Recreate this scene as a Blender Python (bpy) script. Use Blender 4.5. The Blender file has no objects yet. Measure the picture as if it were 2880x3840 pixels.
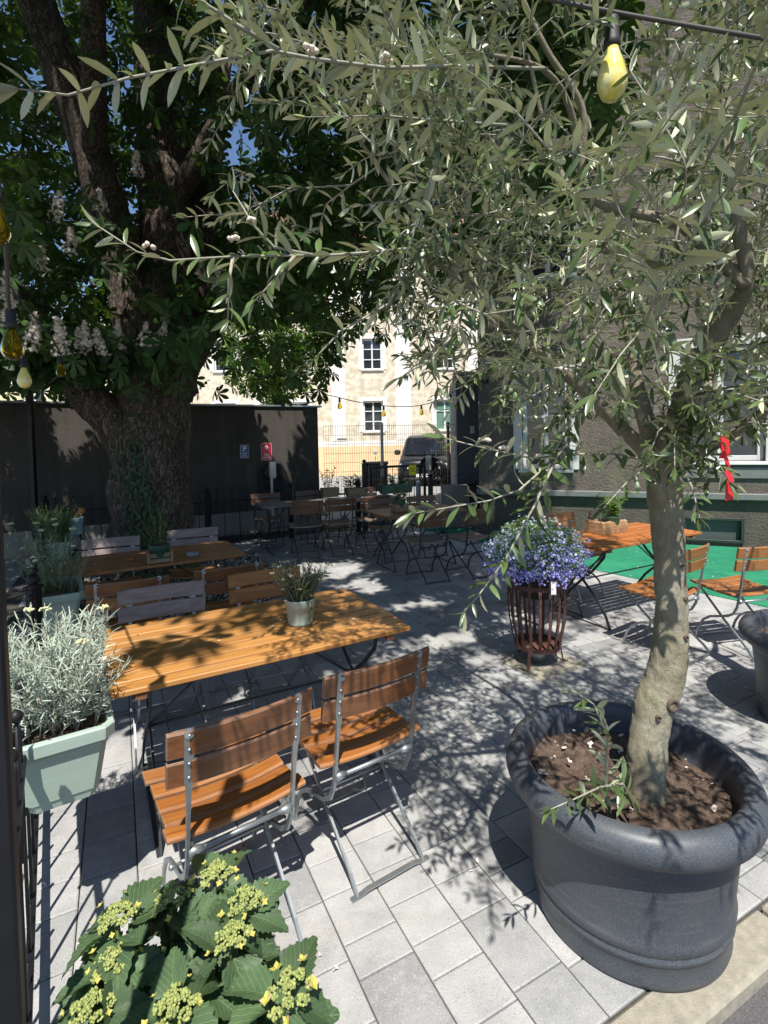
import bpy, math, random
import numpy as np
from mathutils import Vector, Matrix, Euler

random.seed(7)
rng = np.random.default_rng(7)
scene = bpy.context.scene
COL = scene.collection
rad = math.radians

# ------------------------------------------------------------------ materials
def new_mat(name):
    m = bpy.data.materials.new(name)
    m.use_nodes = True
    nt = m.node_tree
    b = nt.nodes['Principled BSDF']
    return m, nt, b

def rgb(c):
    return (c[0], c[1], c[2], 1.0)

def noise(nt, vec, scale, detail=4.0, rough=0.55, dist=0.0):
    n = nt.nodes.new('ShaderNodeTexNoise')
    n.inputs['Scale'].default_value = scale
    n.inputs['Detail'].default_value = detail
    n.inputs['Roughness'].default_value = rough
    n.inputs['Distortion'].default_value = dist
    nt.links.new(vec, n.inputs['Vector'])
    return n

def mixc(nt, fac, a, b, mode='MIX'):
    x = nt.nodes.new('ShaderNodeMix')
    x.data_type = 'RGBA'
    x.blend_type = mode
    for v, i in ((fac, 0), (a, 6), (b, 7)):
        if hasattr(v, 'links') or hasattr(v, 'is_linked'):
            nt.links.new(v, x.inputs[i])
        elif i == 0:
            x.inputs[0].default_value = v
        else:
            x.inputs[i].default_value = rgb(v)
    return x.outputs[2]

def ramp(nt, fac, stops):
    r = nt.nodes.new('ShaderNodeValToRGB')
    while len(r.color_ramp.elements) > 1:
        r.color_ramp.elements.remove(r.color_ramp.elements[-1])
    r.color_ramp.elements[0].position = stops[0][0]
    r.color_ramp.elements[0].color = rgb(stops[0][1])
    for p, c in stops[1:]:
        e = r.color_ramp.elements.new(p)
        e.color = rgb(c)
    nt.links.new(fac, r.inputs[0])
    return r.outputs[0]

def coords(nt, stretch=(1, 1, 1), kind='Object'):
    tc = nt.nodes.new('ShaderNodeTexCoord')
    mp = nt.nodes.new('ShaderNodeMapping')
    mp.inputs['Scale'].default_value = stretch
    nt.links.new(tc.outputs[kind], mp.inputs['Vector'])
    return mp.outputs['Vector']

def bump(nt, b, h, strength, dist=0.01):
    n = nt.nodes.new('ShaderNodeBump')
    n.inputs['Strength'].default_value = strength
    n.inputs['Distance'].default_value = dist
    nt.links.new(h, n.inputs['Height'])
    nt.links.new(n.outputs[0], b.inputs['Normal'])

def island(nt):
    g = nt.nodes.new('ShaderNodeNewGeometry')
    return g.outputs['Random Per Island']

def M(name, c1, c2=None, scale=6.0, rough=0.6, metal=0.0, bmp=0.0, bscale=40.0, bdist=0.01, stretch=(1, 1, 1),
      spec=0.5, isl=0.0, detail=5.0, coat=0.0, sharp=0.0, streak=0.0, patch=0.0):
    """noise between two base colours + fine bump, optional per-piece tone change"""
    m, nt, b = new_mat(name)
    v = coords(nt, stretch)
    if c2 is None:
        c2 = tuple(x * 0.8 for x in c1)
    n = noise(nt, v, scale, detail)
    lo, hi = 0.32 + sharp, 0.68 - sharp
    c = ramp(nt, n.outputs[0], [(lo, c1), (hi, c2)])
    if streak:      # weather marks running down the surface
        s1 = noise(nt, coords(nt, (2.6, 2.6, .16)), 2.2, 7.0, .7)
        dk = tuple(x * .55 for x in c1)
        c = mixc(nt, ramp(nt, s1.outputs[0], [(.48, (0, 0, 0)), (.72, (streak, streak, streak))]), c, dk)
        c = mixc(nt, ramp(nt, s1.outputs[0], [(.28, (streak * .8,) * 3), (.42, (0, 0, 0))]), c, tuple(min(.9, x * 1.35) for x in c1))
    if patch:       # old repairs and blotches
        s2 = noise(nt, coords(nt), .9, 6.0, .65, 1.2)
        c = mixc(nt, ramp(nt, s2.outputs[0], [(.55, (0, 0, 0)), (.60, (patch,) * 3)]), c, tuple(min(.9, x * 1.3) for x in c1))
    if isl:
        hs = nt.nodes.new('ShaderNodeHueSaturation')
        mr = nt.nodes.new('ShaderNodeMapRange')
        mr.inputs[3].default_value = 1 - isl
        mr.inputs[4].default_value = 1 + isl
        nt.links.new(island(nt), mr.inputs[0])
        nt.links.new(mr.outputs[0], hs.inputs['Value'])
        nt.links.new(c, hs.inputs['Color'])
        c = hs.outputs[0]
    nt.links.new(c, b.inputs['Base Color'])
    b.inputs['Roughness'].default_value = rough
    b.inputs['Metallic'].default_value = metal
    b.inputs['Specular IOR Level'].default_value = spec
    b.inputs['Coat Weight'].default_value = coat
    if bmp:
        n2 = noise(nt, v, bscale, 6.0, 0.65)
        bump(nt, b, n2.outputs[0], bmp, bdist)
    return m

def wood(name, light, dark, rough=0.45, wear=0.0, isl=0.18, wearcol=(.30, .26, .22), spec=.45):
    """timber with the grain running along local x"""
    m, nt, b = new_mat(name)
    v = coords(nt, (1.2, 22, 22))
    # each plank is cut from another place: shift the grain by the piece's own random number
    ad = nt.nodes.new('ShaderNodeVectorMath'); ad.operation = 'ADD'
    ml = nt.nodes.new('ShaderNodeMath'); ml.operation = 'MULTIPLY'; ml.inputs[1].default_value = 37.0
    nt.links.new(island(nt), ml.inputs[0])
    oi = nt.nodes.new('ShaderNodeObjectInfo')
    m2 = nt.nodes.new('ShaderNodeMath'); m2.operation = 'MULTIPLY_ADD'; m2.inputs[1].default_value = 53.0
    nt.links.new(oi.outputs['Random'], m2.inputs[0]); nt.links.new(ml.outputs[0], m2.inputs[2])
    nt.links.new(v, ad.inputs[0]); nt.links.new(m2.outputs[0], ad.inputs[1])
    n = noise(nt, ad.outputs[0], 1.6, 6.0, 0.6, 0.7)
    w = nt.nodes.new('ShaderNodeTexWave')
    w.inputs['Scale'].default_value = 0.55
    w.inputs['Distortion'].default_value = 7.0
    w.inputs['Detail'].default_value = 3.0
    w.bands_direction = 'Y'
    nt.links.new(ad.outputs[0], w.inputs['Vector'])
    c = ramp(nt, n.outputs[0], [(.28, dark), (.5, tuple((a + d) / 2 for a, d in zip(light, dark))), (.72, light)])
    c = mixc(nt, w.outputs['Fac'], c, mixc(nt, 1.0, c, (.88, .85, .82), 'MULTIPLY'))
    hs = nt.nodes.new('ShaderNodeHueSaturation')
    mr = nt.nodes.new('ShaderNodeMapRange'); mr.inputs[3].default_value = 1 - isl; mr.inputs[4].default_value = 1 + isl
    nt.links.new(island(nt), mr.inputs[0]); nt.links.new(mr.outputs[0], hs.inputs['Value'])
    nt.links.new(c, hs.inputs['Color'])
    c = hs.outputs[0]
    fd = noise(nt, coords(nt, (2.2, 5, 5)), 1.7, 5.0, .6)      # sun-faded and stained patches
    c = mixc(nt, ramp(nt, fd.outputs[0], [(.50, (0, 0, 0)), (.75, (.42, .42, .42))]), c, mixc(nt, .5, c, (.34, .25, .17)))
    c = mixc(nt, ramp(nt, fd.outputs[0], [(.26, (.5, .5, .5)), (.42, (0, 0, 0))]), c, mixc(nt, 1.0, c, (.62, .58, .55), 'MULTIPLY'))
    if wear:
        g = nt.nodes.new('ShaderNodeNewGeometry')
        nz = noise(nt, coords(nt, (9, 26, 26)), 3.0, 5.0)
        bv = nt.nodes.new('ShaderNodeBevel'); bv.samples = 4; bv.inputs[0].default_value = .006
        dt = nt.nodes.new('ShaderNodeVectorMath'); dt.operation = 'DOT_PRODUCT'
        nt.links.new(bv.outputs[0], dt.inputs[0]); nt.links.new(g.outputs['Normal'], dt.inputs[1])
        pr = nt.nodes.new('ShaderNodeMath'); pr.operation = 'MULTIPLY_ADD'
        pr.inputs[1].default_value = -4.0; pr.inputs[2].default_value = 4.0
        nt.links.new(dt.outputs['Value'], pr.inputs[0])
        sm = nt.nodes.new('ShaderNodeMath'); sm.operation = 'ADD'
        nt.links.new(pr.outputs[0], sm.inputs[0]); nt.links.new(nz.outputs[0], sm.inputs[1])
        f = ramp(nt, sm.outputs[0], [(.80 - wear * .2, (0, 0, 0)), (.92 - wear * .2, (.85, .85, .85))])
        c = mixc(nt, f, c, wearcol)
    nt.links.new(c, b.inputs['Base Color'])
    rr = nt.nodes.new('ShaderNodeMapRange'); rr.inputs[3].default_value = rough - .1; rr.inputs[4].default_value = rough + .18
    nt.links.new(n.outputs[0], rr.inputs[0]); nt.links.new(rr.outputs[0], b.inputs['Roughness'])
    b.inputs['Specular IOR Level'].default_value = spec
    bump(nt, b, n.outputs[0], 0.25, 0.004)
    return m

def leaf_mat(name, top, under, transl=(.25, .32, .06), tw=0.25, rough=0.45, var=0.3, spec=.4):
    m, nt, b = new_mat(name)
    g = nt.nodes.new('ShaderNodeNewGeometry')
    c = mixc(nt, g.outputs['Backfacing'], top, under)
    hs = nt.nodes.new('ShaderNodeHueSaturation')
    mr = nt.nodes.new('ShaderNodeMapRange'); mr.inputs[3].default_value = 1 - var; mr.inputs[4].default_value = 1 + var
    nt.links.new(g.outputs['Random Per Island'], mr.inputs[0]); nt.links.new(mr.outputs[0], hs.inputs['Value'])
    nt.links.new(c, hs.inputs['Color'])
    nt.links.new(hs.outputs[0], b.inputs['Base Color'])
    b.inputs['Roughness'].default_value = rough
    b.inputs['Specular IOR Level'].default_value = spec
    t = nt.nodes.new('ShaderNodeBsdfTranslucent'); t.inputs[0].default_value = rgb(transl)
    mx = nt.nodes.new('ShaderNodeMixShader'); mx.inputs[0].default_value = tw
    out = nt.nodes['Material Output']
    nt.links.new(b.outputs[0], mx.inputs[1]); nt.links.new(t.outputs[0], mx.inputs[2])
    nt.links.new(mx.outputs[0], out.inputs['Surface'])
    return m

def glass_mat(name, col, trans=0.92, rough=0.03, ior=1.3):
    m, nt, b = new_mat(name)
    b.inputs['Base Color'].default_value = rgb(col)
    b.inputs['Transmission Weight'].default_value = trans
    b.inputs['Roughness'].default_value = rough
    b.inputs['IOR'].default_value = ior
    return m

MT = {}
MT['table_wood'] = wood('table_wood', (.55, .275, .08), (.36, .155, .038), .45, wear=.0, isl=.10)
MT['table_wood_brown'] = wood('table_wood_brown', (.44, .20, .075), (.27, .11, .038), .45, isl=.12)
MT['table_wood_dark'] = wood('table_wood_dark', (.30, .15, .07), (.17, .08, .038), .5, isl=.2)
MT['table_wood_orange'] = wood('table_wood_orange', (.50, .175, .045), (.32, .10, .022), .45, isl=.15)
MT['grey_table'] = wood('grey_table', (.22, .21, .20), (.14, .135, .13), .4, isl=.15)
MT['seat_wood'] = wood('seat_wood', (.46, .185, .045), (.28, .09, .02), .38, wear=.35, isl=.22)
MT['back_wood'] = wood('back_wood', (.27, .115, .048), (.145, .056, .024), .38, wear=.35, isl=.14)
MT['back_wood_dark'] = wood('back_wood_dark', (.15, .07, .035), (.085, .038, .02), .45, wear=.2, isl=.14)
MT['weathered_wood'] = wood('weathered_wood', (.34, .27, .255), (.21, .165, .16), .65, isl=.12)
MT['honey_wood'] = wood('honey_wood', (.42, .19, .06), (.24, .095, .03), .5, isl=.25)
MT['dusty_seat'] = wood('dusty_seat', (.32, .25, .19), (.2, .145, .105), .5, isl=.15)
MT['steel'] = M('steel', (.40, .43, .44), (.30, .33, .34), 14, .42, .75, .15, 60, .002)
MT['dark_steel'] = M('dark_steel', (.07, .075, .08), (.045, .05, .055), 14, .5, .5)
MT['iron'] = M('iron', (.009, .010, .012), (.014, .015, .018), 12, .48, .0, .15, 90, .002, spec=.3)
MT['rust'] = M('rust', (.15, .066, .046), (.085, .036, .028), 22, .75, .1, .3, 70, .003)
MT['sage'] = M('sage', (.40, .49, .42), (.36, .45, .38), 5, .5, 0, .12, 30, .002, (1, 1, 14))
MT['green_pot'] = M('green_pot', (.05, .12, .085), (.04, .095, .07), 6, .45)
MT['blue_pot'] = M('blue_pot', (.28, .46, .52), (.22, .38, .44), 8, .5)
MT['anthracite'] = None
MT['soil'] = M('soil', (.21, .145, .105), (.10, .066, .048), 30, .95, 0, .9, 60, .03)
MT['dark_soil'] = M('dark_soil', (.055, .036, .025), (.03, .02, .015), 30, .95, 0, .9, 60, .02)
MT['olive_leaf'] = leaf_mat('olive_leaf', (.078, .120, .042), (.54, .555, .36), (.46, .50, .16), .07, .31, .45, .6)
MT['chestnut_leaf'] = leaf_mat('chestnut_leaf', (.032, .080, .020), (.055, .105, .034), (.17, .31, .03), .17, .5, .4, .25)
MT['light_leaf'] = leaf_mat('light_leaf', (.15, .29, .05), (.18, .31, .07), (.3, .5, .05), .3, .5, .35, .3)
MT['ivy_leaf'] = leaf_mat('ivy_leaf', (.02, .05, .018), (.04, .07, .03), (.08, .16, .03), .12, .45, .4)
MT['hyd_leaf'] = None
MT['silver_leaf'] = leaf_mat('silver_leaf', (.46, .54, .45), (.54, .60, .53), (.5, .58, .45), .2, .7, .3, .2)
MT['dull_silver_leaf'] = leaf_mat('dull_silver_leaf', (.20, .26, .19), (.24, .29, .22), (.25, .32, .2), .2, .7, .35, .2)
MT['rosemary_leaf'] = leaf_mat('rosemary_leaf', (.085, .125, .035), (.16, .2, .1), (.25, .35, .08), .2, .55, .35)
MT['mint_leaf'] = leaf_mat('mint_leaf', (.16, .30, .055), (.24, .36, .12), (.35, .5, .08), .25, .5, .25)
MT['dark_herb'] = leaf_mat('dark_herb', (.05, .10, .035), (.09, .14, .06), (.15, .25, .06), .2, .5, .35)
MT['lobelia_leaf'] = leaf_mat('lobelia_leaf', (.13, .25, .06), (.2, .3, .1), (.3, .45, .1), .25, .55, .3)
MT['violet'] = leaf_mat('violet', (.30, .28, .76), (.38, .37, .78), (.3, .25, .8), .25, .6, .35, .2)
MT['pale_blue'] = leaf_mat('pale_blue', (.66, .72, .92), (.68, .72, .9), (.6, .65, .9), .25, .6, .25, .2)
MT['blossom'] = leaf_mat('blossom', (.90, .80, .70), (.88, .78, .70), (.8, .7, .6), .3, .7, .15, .2)
MT['petal'] = leaf_mat('petal', (.82, .72, .68), (.8, .72, .68), (.8, .7, .6), .2, .7, .2, .2)
MT['curry_flower'] = M('curry_flower', (.62, .62, .38), (.52, .52, .30), 60, .8)
MT['bud'] = M('bud', (.36, .39, .13), (.24, .29, .09), 50, .7, 0, 0, 40, .01, (1, 1, 1), .4, .25)
MT['bract'] = leaf_mat('bract', (.62, .55, .13), (.58, .56, .2), (.8, .75, .1), .25, .6, .12)
MT['bract_tip'] = M('bract_tip', (.72, .28, .38), (.7, .4, .4), 30, .6)
MT['stem'] = M('stem', (.16, .22, .07), (.10, .15, .05), 20, .6)
MT['twig'] = M('twig', (.40, .38, .30), (.26, .25, .19), 30, .7, 0, .2, 80, .002)
MT['red'] = M('red', (.75, .03, .035), (.68, .02, .03), 8, .55)
MT['glass_bulb'] = glass_mat('glass_bulb', (1.0, .70, .05), .95, .03, 1.12)
MT['pale_bulb'] = M('pale_bulb', (.80, .64, .05), (.84, .78, .36), 26, .08, 0, 0, 40, .01, (1, 1, 1), .9, 0, 2, .9)
MT['rubber'] = M('rubber', (.018, .018, .019), (.028, .028, .03), 12, .6)
MT['cable'] = M('cable', (.05, .048, .045), (.09, .085, .075), 9, .7)
MT['white_frame'] = M('white_frame', (.78, .79, .78), (.72, .73, .72), 4, .4)
MT['car_glass'] = M('car_glass', (.008, .010, .013), (.012, .014, .018), 2, .08, spec=.35)
MT['window_glass'] = M('window_glass', (.02, .024, .028), (.035, .04, .045), 1.5, .06, 0, 0, 40, .01, (1, 1, 1), .8)
MT['clear_glass'] = glass_mat('clear_glass', (.80, .83, .83), .65, .05, 1.3)

# anthracite plastic with a pale speckle
m, nt, b = new_mat('anthracite')
v = coords(nt)
n1 = noise(nt, v, 560, 2.0, .6)
n2 = noise(nt, v, 3.2, 5.0)
n3 = noise(nt, coords(nt, (2, 2, 26)), 2.4, 4.0)
c = ramp(nt, n1.outputs[0], [(.44, (.046, .053, .064)), (.58, (.072, .083, .098)), (.70, (.22, .25, .285))])
c = mixc(nt, ramp(nt, n2.outputs[0], [(.50, (0, 0, 0)), (.78, (.55, .55, .55))]), c, (.115, .115, .112))
c = mixc(nt, ramp(nt, n3.outputs[0], [(.56, (0, 0, 0)), (.72, (.22, .22, .22))]), c, (.20, .19, .175))
nt.links.new(c, b.inputs['Base Color'])
rr = nt.nodes.new('ShaderNodeMapRange'); rr.inputs[3].default_value = .36; rr.inputs[4].default_value = .52
nt.links.new(n2.outputs[0], rr.inputs[0]); nt.links.new(rr.outputs[0], b.inputs['Roughness'])
bump(nt, b, n1.outputs[0], .12, .001)
MT['anthracite'] = m

# olive bark: pale grey-green, knotted and finely cracked
m, nt, b = new_mat('olive_bark')
v = coords(nt, (1, 1, .55))
n1 = noise(nt, v, 9, 6.0, .6, .6)
n2 = noise(nt, coords(nt, (1, 1, .35)), 60, 6.0, .7)
n3 = noise(nt, v, 26, 5.0, .6)
vo = nt.nodes.new('ShaderNodeTexVoronoi'); vo.feature = 'DISTANCE_TO_EDGE'; vo.inputs['Scale'].default_value = 34
ds = noise(nt, v, 12, 4.0)
av = nt.nodes.new('ShaderNodeVectorMath'); av.operation = 'MULTIPLY_ADD'; av.inputs[1].default_value = (.12, .12, .12)
nt.links.new(ds.outputs['Color'], av.inputs[0]); nt.links.new(v, av.inputs[2])
nt.links.new(av.outputs[0], vo.inputs['Vector'])
c = ramp(nt, n1.outputs[0], [(.30, (.29, .245, .17)), (.50, (.41, .365, .25)), (.70, (.50, .465, .36))])
c = mixc(nt, ramp(nt, n3.outputs[0], [(.56, (0, 0, 0)), (.70, (.75, .75, .75))]), c, (.30, .31, .17))
n4 = noise(nt, coords(nt, (1, 1, .3)), 75, 6.0, .75)
c = mixc(nt, ramp(nt, n4.outputs[0], [(.52, (0, 0, 0)), (.70, (.6, .6, .6))]), c, (.19, .16, .11))
c = mixc(nt, ramp(nt, n4.outputs[0], [(.30, (.6, .6, .6)), (.42, (0, 0, 0))]), c, (.52, .50, .41))
nt.links.new(c, b.inputs['Base Color'])
b.inputs['Roughness'].default_value = .85
n5 = noise(nt, coords(nt, (1, 1, .6)), 26, 10.0, .78, .8)
hh = mixc(nt, .65, n2.outputs[0], n5.outputs[0])
bump(nt, b, hh, 1.0, .04)
MT['olive_bark'] = m
MT['olive_limb'] = M('olive_limb', (.31, .265, .175), (.19, .155, .10), 18, .9, 0, .8, 60, .008)
MT['knot'] = M('knot', (.06, .045, .035), (.15, .11, .08), 40, .9, 0, .8, 60, .01)

# chestnut bark: deep plates
m, nt, b = new_mat('chestnut_bark')
v = coords(nt, (1, 1, .30))
ds = noise(nt, v, 7, 6.0, .65)
av = nt.nodes.new('ShaderNodeVectorMath'); av.operation = 'MULTIPLY_ADD'; av.inputs[1].default_value = (.35, .35, .35)
nt.links.new(ds.outputs['Color'], av.inputs[0]); nt.links.new(v, av.inputs[2])
vo = nt.nodes.new('ShaderNodeTexVoronoi'); vo.feature = 'DISTANCE_TO_EDGE'; vo.inputs['Scale'].default_value = 21
nt.links.new(av.outputs[0], vo.inputs['Vector'])
n1 = noise(nt, v, 5, 6.0)
n2 = noise(nt, v, 40, 6.0, .7)
c = ramp(nt, n1.outputs[0], [(.3, (.105, .078, .058)), (.5, (.15, .114, .085)), (.7, (.21, .172, .135))])
c = mixc(nt, ramp(nt, vo.outputs['Distance'], [(0, (.85, .85, .85)), (.16, (0, 0, 0))]), c, (.045, .033, .025))
nt.links.new(c, b.inputs['Base Color'])
b.inputs['Roughness'].default_value = .92
hh = mixc(nt, .25, ramp(nt, vo.outputs['Distance'], [(0, (0, 0, 0)), (.16, (1, 1, 1))]), n2.outputs[0])
bump(nt, b, hh, 1.0, .03)
MT['chestnut_bark'] = m

# hydrangea leaf: deep green, darker rim, pale veins drawn along the blade (leaf uv)
m, nt, b = new_mat('hydrangea_leaf')
uv = nt.nodes.new('ShaderNodeUVMap')
sx = nt.nodes.new('ShaderNodeSeparateXYZ'); nt.links.new(uv.outputs[0], sx.inputs[0])
ab = nt.nodes.new('ShaderNodeMath'); ab.operation = 'ABSOLUTE'; nt.links.new(sx.outputs[0], ab.inputs[0])
sl = nt.nodes.new('ShaderNodeMath'); sl.operation = 'MULTIPLY_ADD'; sl.inputs[1].default_value = -.55
nt.links.new(ab.outputs[0], sl.inputs[0]); nt.links.new(sx.outputs[1], sl.inputs[2])
fr = nt.nodes.new('ShaderNodeMath'); fr.operation = 'PINGPONG'; fr.inputs[1].default_value = .07
nt.links.new(sl.outputs[0], fr.inputs[0])
vein = ramp(nt, fr.outputs[0], [(.0, (1, 1, 1)), (.016, (0, 0, 0))])
mid = ramp(nt, ab.outputs[0], [(.0, (1, 1, 1)), (.035, (0, 0, 0))])
vv = mixc(nt, 1.0, vein, mid, 'LIGHTEN')
g = nt.nodes.new('ShaderNodeNewGeometry')
n1 = noise(nt, coords(nt), 14, 5.0)
n2 = noise(nt, coords(nt), 90, 4.0)
c = ramp(nt, n1.outputs[0], [(.3, (.056, .100, .050)), (.7, (.092, .148, .070))])
c = mixc(nt, ramp(nt, n2.outputs[0], [(.55, (0, 0, 0)), (.72, (.35, .35, .35))]), c, (.07, .075, .045))
c = mixc(nt, mixc(nt, 1.0, vv, (.6, .6, .6), 'MULTIPLY'), c, (.20, .30, .11))
c = mixc(nt, g.outputs['Backfacing'], c, (.13, .20, .10))
hs = nt.nodes.new('ShaderNodeHueSaturation')
mr = nt.nodes.new('ShaderNodeMapRange'); mr.inputs[3].default_value = .75; mr.inputs[4].default_value = 1.3
nt.links.new(g.outputs['Random Per Island'], mr.inputs[0]); nt.links.new(mr.outputs[0], hs.inputs['Value'])
nt.links.new(c, hs.inputs['Color']); nt.links.new(hs.outputs[0], b.inputs['Base Color'])
b.inputs['Roughness'].default_value = .5
b.inputs['Specular IOR Level'].default_value = .3
bump(nt, b, mixc(nt, .6, n2.outputs[0], vv), .5, .003)
t = nt.nodes.new('ShaderNodeBsdfTranslucent'); t.inputs[0].default_value = (.16, .30, .05, 1)
mx = nt.nodes.new('ShaderNodeMixShader'); mx.inputs[0].default_value = .15
nt.links.new(b.outputs[0], mx.inputs[1]); nt.links.new(t.outputs[0], mx.inputs[2])
nt.links.new(mx.outputs[0], nt.nodes['Material Output'].inputs['Surface'])
MT['hyd_leaf'] = m

# paving: marbled grey concrete, tone per block, fine dark and pale aggregate
m, nt, b = new_mat('paver')
v = coords(nt)
n1 = noise(nt, v, 5.5, 6.0, .65, .4)
n2 = noise(nt, v, 210, 2.0, .5)
n3 = noise(nt, v, 28, 5.0, .7)
c = ramp(nt, island(nt), [(0, (.285, .285, .285)), (.22, (.36, .36, .355)), (.5, (.415, .41, .40)), (1, (.465, .46, .445))])
c = mixc(nt, ramp(nt, n1.outputs[0], [(.38, (.75, .75, .75)), (.62, (0, 0, 0))]), c, mixc(nt, 1.0, c, (.72, .73, .75), 'MULTIPLY'))
c = mixc(nt, ramp(nt, n3.outputs[0], [(.5, (0, 0, 0)), (.75, (.5, .5, .5))]), c, (.46, .45, .42))
c = mixc(nt, ramp(nt, n2.outputs[0], [(.60, (0, 0, 0)), (.68, (.7, .7, .7))]), c, (.15, .15, .155))
c = mixc(nt, ramp(nt, n2.outputs[0], [(.30, (.6, .6, .6)), (.38, (0, 0, 0))]), c, (.58, .57, .55))
n6 = noise(nt, v, 1.3, 7.0, .7, 1.0)
c = mixc(nt, ramp(nt, n6.outputs[0], [(.50, (0, 0, 0)), (.72, (.6, .6, .6))]), c, mixc(nt, 1.0, c, (.66, .64, .60), 'MULTIPLY'))
n7 = noise(nt, v, 11, 7.0, .75, 1.5)
c = mixc(nt, ramp(nt, n7.outputs[0], [(.60, (0, 0, 0)), (.70, (.55, .55, .55))]), c, (.25, .25, .25))
nt.links.new(c, b.inputs['Base Color']); b.inputs['Roughness'].default_value = .85
bump(nt, b, n2.outputs[0], .25, .002)
MT['paver'] = m
MT['sand'] = M('sand', (.075, .07, .062), (.045, .042, .038), 60, .95, 0, .4, 200, .004)
MT['kerb'] = M('kerb', (.40, .36, .28), (.27, .25, .20), 30, .9, 0, .6, 160, .006)
MT['asphalt'] = M('asphalt', (.085, .083, .085), (.15, .145, .145), 130, .9, 0, .8, 170, .008)
MT['yard'] = M('yard', (.36, .35, .33), (.28, .275, .26), 3, .9, 0, .3, 90, .004)
MT['carpet'] = M('carpet', (.042, .27, .15), (.030, .205, .115), 5, .95, 0, 1.0, 420, .006, spec=.05, patch=.35)
MT['pebble'] = M('pebble', (.40, .36, .31), (.28, .25, .21), 8, .85, 0, .2, 60, .003, (1, 1, 1), .4, .45)
MT['bed'] = M('bed', (.10, .085, .07), (.06, .05, .04), 30, .95, 0, .8, 60, .02)
MT['dark_wall'] = M('dark_wall', (.060, .052, .045), (.078, .068, .058), 2.2, .9, 0, .7, 28, .012, streak=.7, patch=.35)
MT['wall_plinth'] = M('wall_plinth', (.30, .28, .25), (.22, .205, .185), 4, .9, 0, .4, 50, .006, streak=.6)
MT['plinth_dark'] = M('plinth_dark', (.115, .10, .082), (.085, .074, .06), 3, .95, 0, 1.0, 24, .03, streak=.6)
MT['dark_facade'] = M('dark_facade', (.165, .142, .116), (.12, .104, .086), 3, .95, 0, 1.0, 24, .03, streak=.6, patch=.3)
MT['blue_facade'] = M('blue_facade', (.16, .185, .22), (.14, .16, .19), 3, .9, 0, .3, 40, .006)
MT['grey_trim'] = M('grey_trim', (.17, .18, .17), (.13, .14, .135), 4, .6)
MT['pale_trim'] = M('pale_trim', (.62, .62, .60), (.55, .55, .53), 4, .6)
MT['beige'] = M('beige', (.78, .70, .56), (.62, .53, .39), 3.5, .95, 0, .6, 9, .03, sharp=.12, streak=.25)
MT['cream'] = M('cream', (.86, .83, .76), (.82, .79, .72), 3, .9)
MT['ochre'] = M('ochre', (.86, .63, .38), (.80, .56, .31), 2.5, .9, 0, .4, 20, .01)
MT['white_wall'] = M('white_wall', (.80, .79, .77), (.74, .73, .71), 2, .9)
MT['yellow_wall'] = M('yellow_wall', (.74, .64, .42), (.68, .58, .38), 2, .9)
MT['roof'] = M('roof', (.30, .14, .09), (.2, .1, .07), 6, .85, 0, .6, 14, .03, (1, 6, 6))
MT['zinc'] = M('zinc', (.42, .44, .45), (.36, .38, .39), 8, .45, .8)
MT['galv'] = M('galv', (.50, .51, .51), (.44, .45, .45), 12, .4, .6)
MT['wire'] = M('wire', (.34, .31, .26), (.28, .255, .21), 12, .5, .3)
MT['box_wood'] = wood('box_wood', (.36, .26, .16), (.22, .15, .09), .7, isl=.25)
MT['log_wood'] = wood('log_wood', (.52, .34, .18), (.30, .18, .09), .75, isl=.1)
MT['black_paint'] = M('black_paint', (.010, .011, .013), (.014, .015, .018), 4, .3, 0, 0, 40, .01, (1, 1, 1), .35, 0, 5, .15)
MT['blue_paint'] = M('blue_paint', (.012, .018, .035), (.016, .022, .04), 4, .28, 0, 0, 40, .01, (1, 1, 1), .4, 0, 5, .3)
MT['lamp_white'] = M('lamp_white', (.75, .77, .8), (.6, .62, .66), 20, .15, 0, 0, 40, .01, (1, 1, 1), .8)
MT['sign_blue'] = M('sign_blue', (.02, .09, .34), (.018, .08, .30), 5, .4)
MT['sign_white'] = M('sign_white', (.78, .79, .80), (.74, .75, .76), 5, .45)
MT['sign_red'] = M('sign_red', (.45, .012, .04), (.40, .01, .035), 5, .35)
MT['sign_yellow'] = M('sign_yellow', (.85, .70, .01), (.82, .67, .01), 5, .5)
MT['sign_black'] = M('sign_black', (.015, .015, .015), (.02, .02, .02), 5, .5)
MT['charger_grey'] = M('charger_grey', (.55, .57, .58), (.45, .47, .48), 5, .18, .2)
MT['brown_bin'] = M('brown_bin', (.06, .04, .03), (.045, .03, .024), 6, .6)
MT['dark_window_green'] = M('dark_window_green', (.020, .030, .027), (.028, .04, .036), 4, .35)
MT['vent_mesh'] = M('vent_mesh', (.10, .115, .11), (.075, .09, .085), 140, .5, .3, .6, 200, .003)
MT['paper'] = M('paper', (.78, .74, .70), (.7, .64, .6), 20, .8)
MT['curtain'] = M('curtain', (.10, .22, .17), (.14, .28, .22), 9, .5, 0, 0, 40, .01, (6, 1, .6))
MT['red_leaf'] = leaf_mat('red_leaf', (.22, .09, .05), (.16, .14, .06), (.4, .2, .06), .25, .5, .4)
MT['aloe'] = leaf_mat('aloe', (.035, .06, .04), (.05, .08, .05), (.1, .2, .06), .1, .5, .3)

# ------------------------------------------------------------------ mesh helpers
def rot_to(d):
    return Vector((0, 0, 1)).rotation_difference(Vector(d).normalized()).to_matrix()

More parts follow.
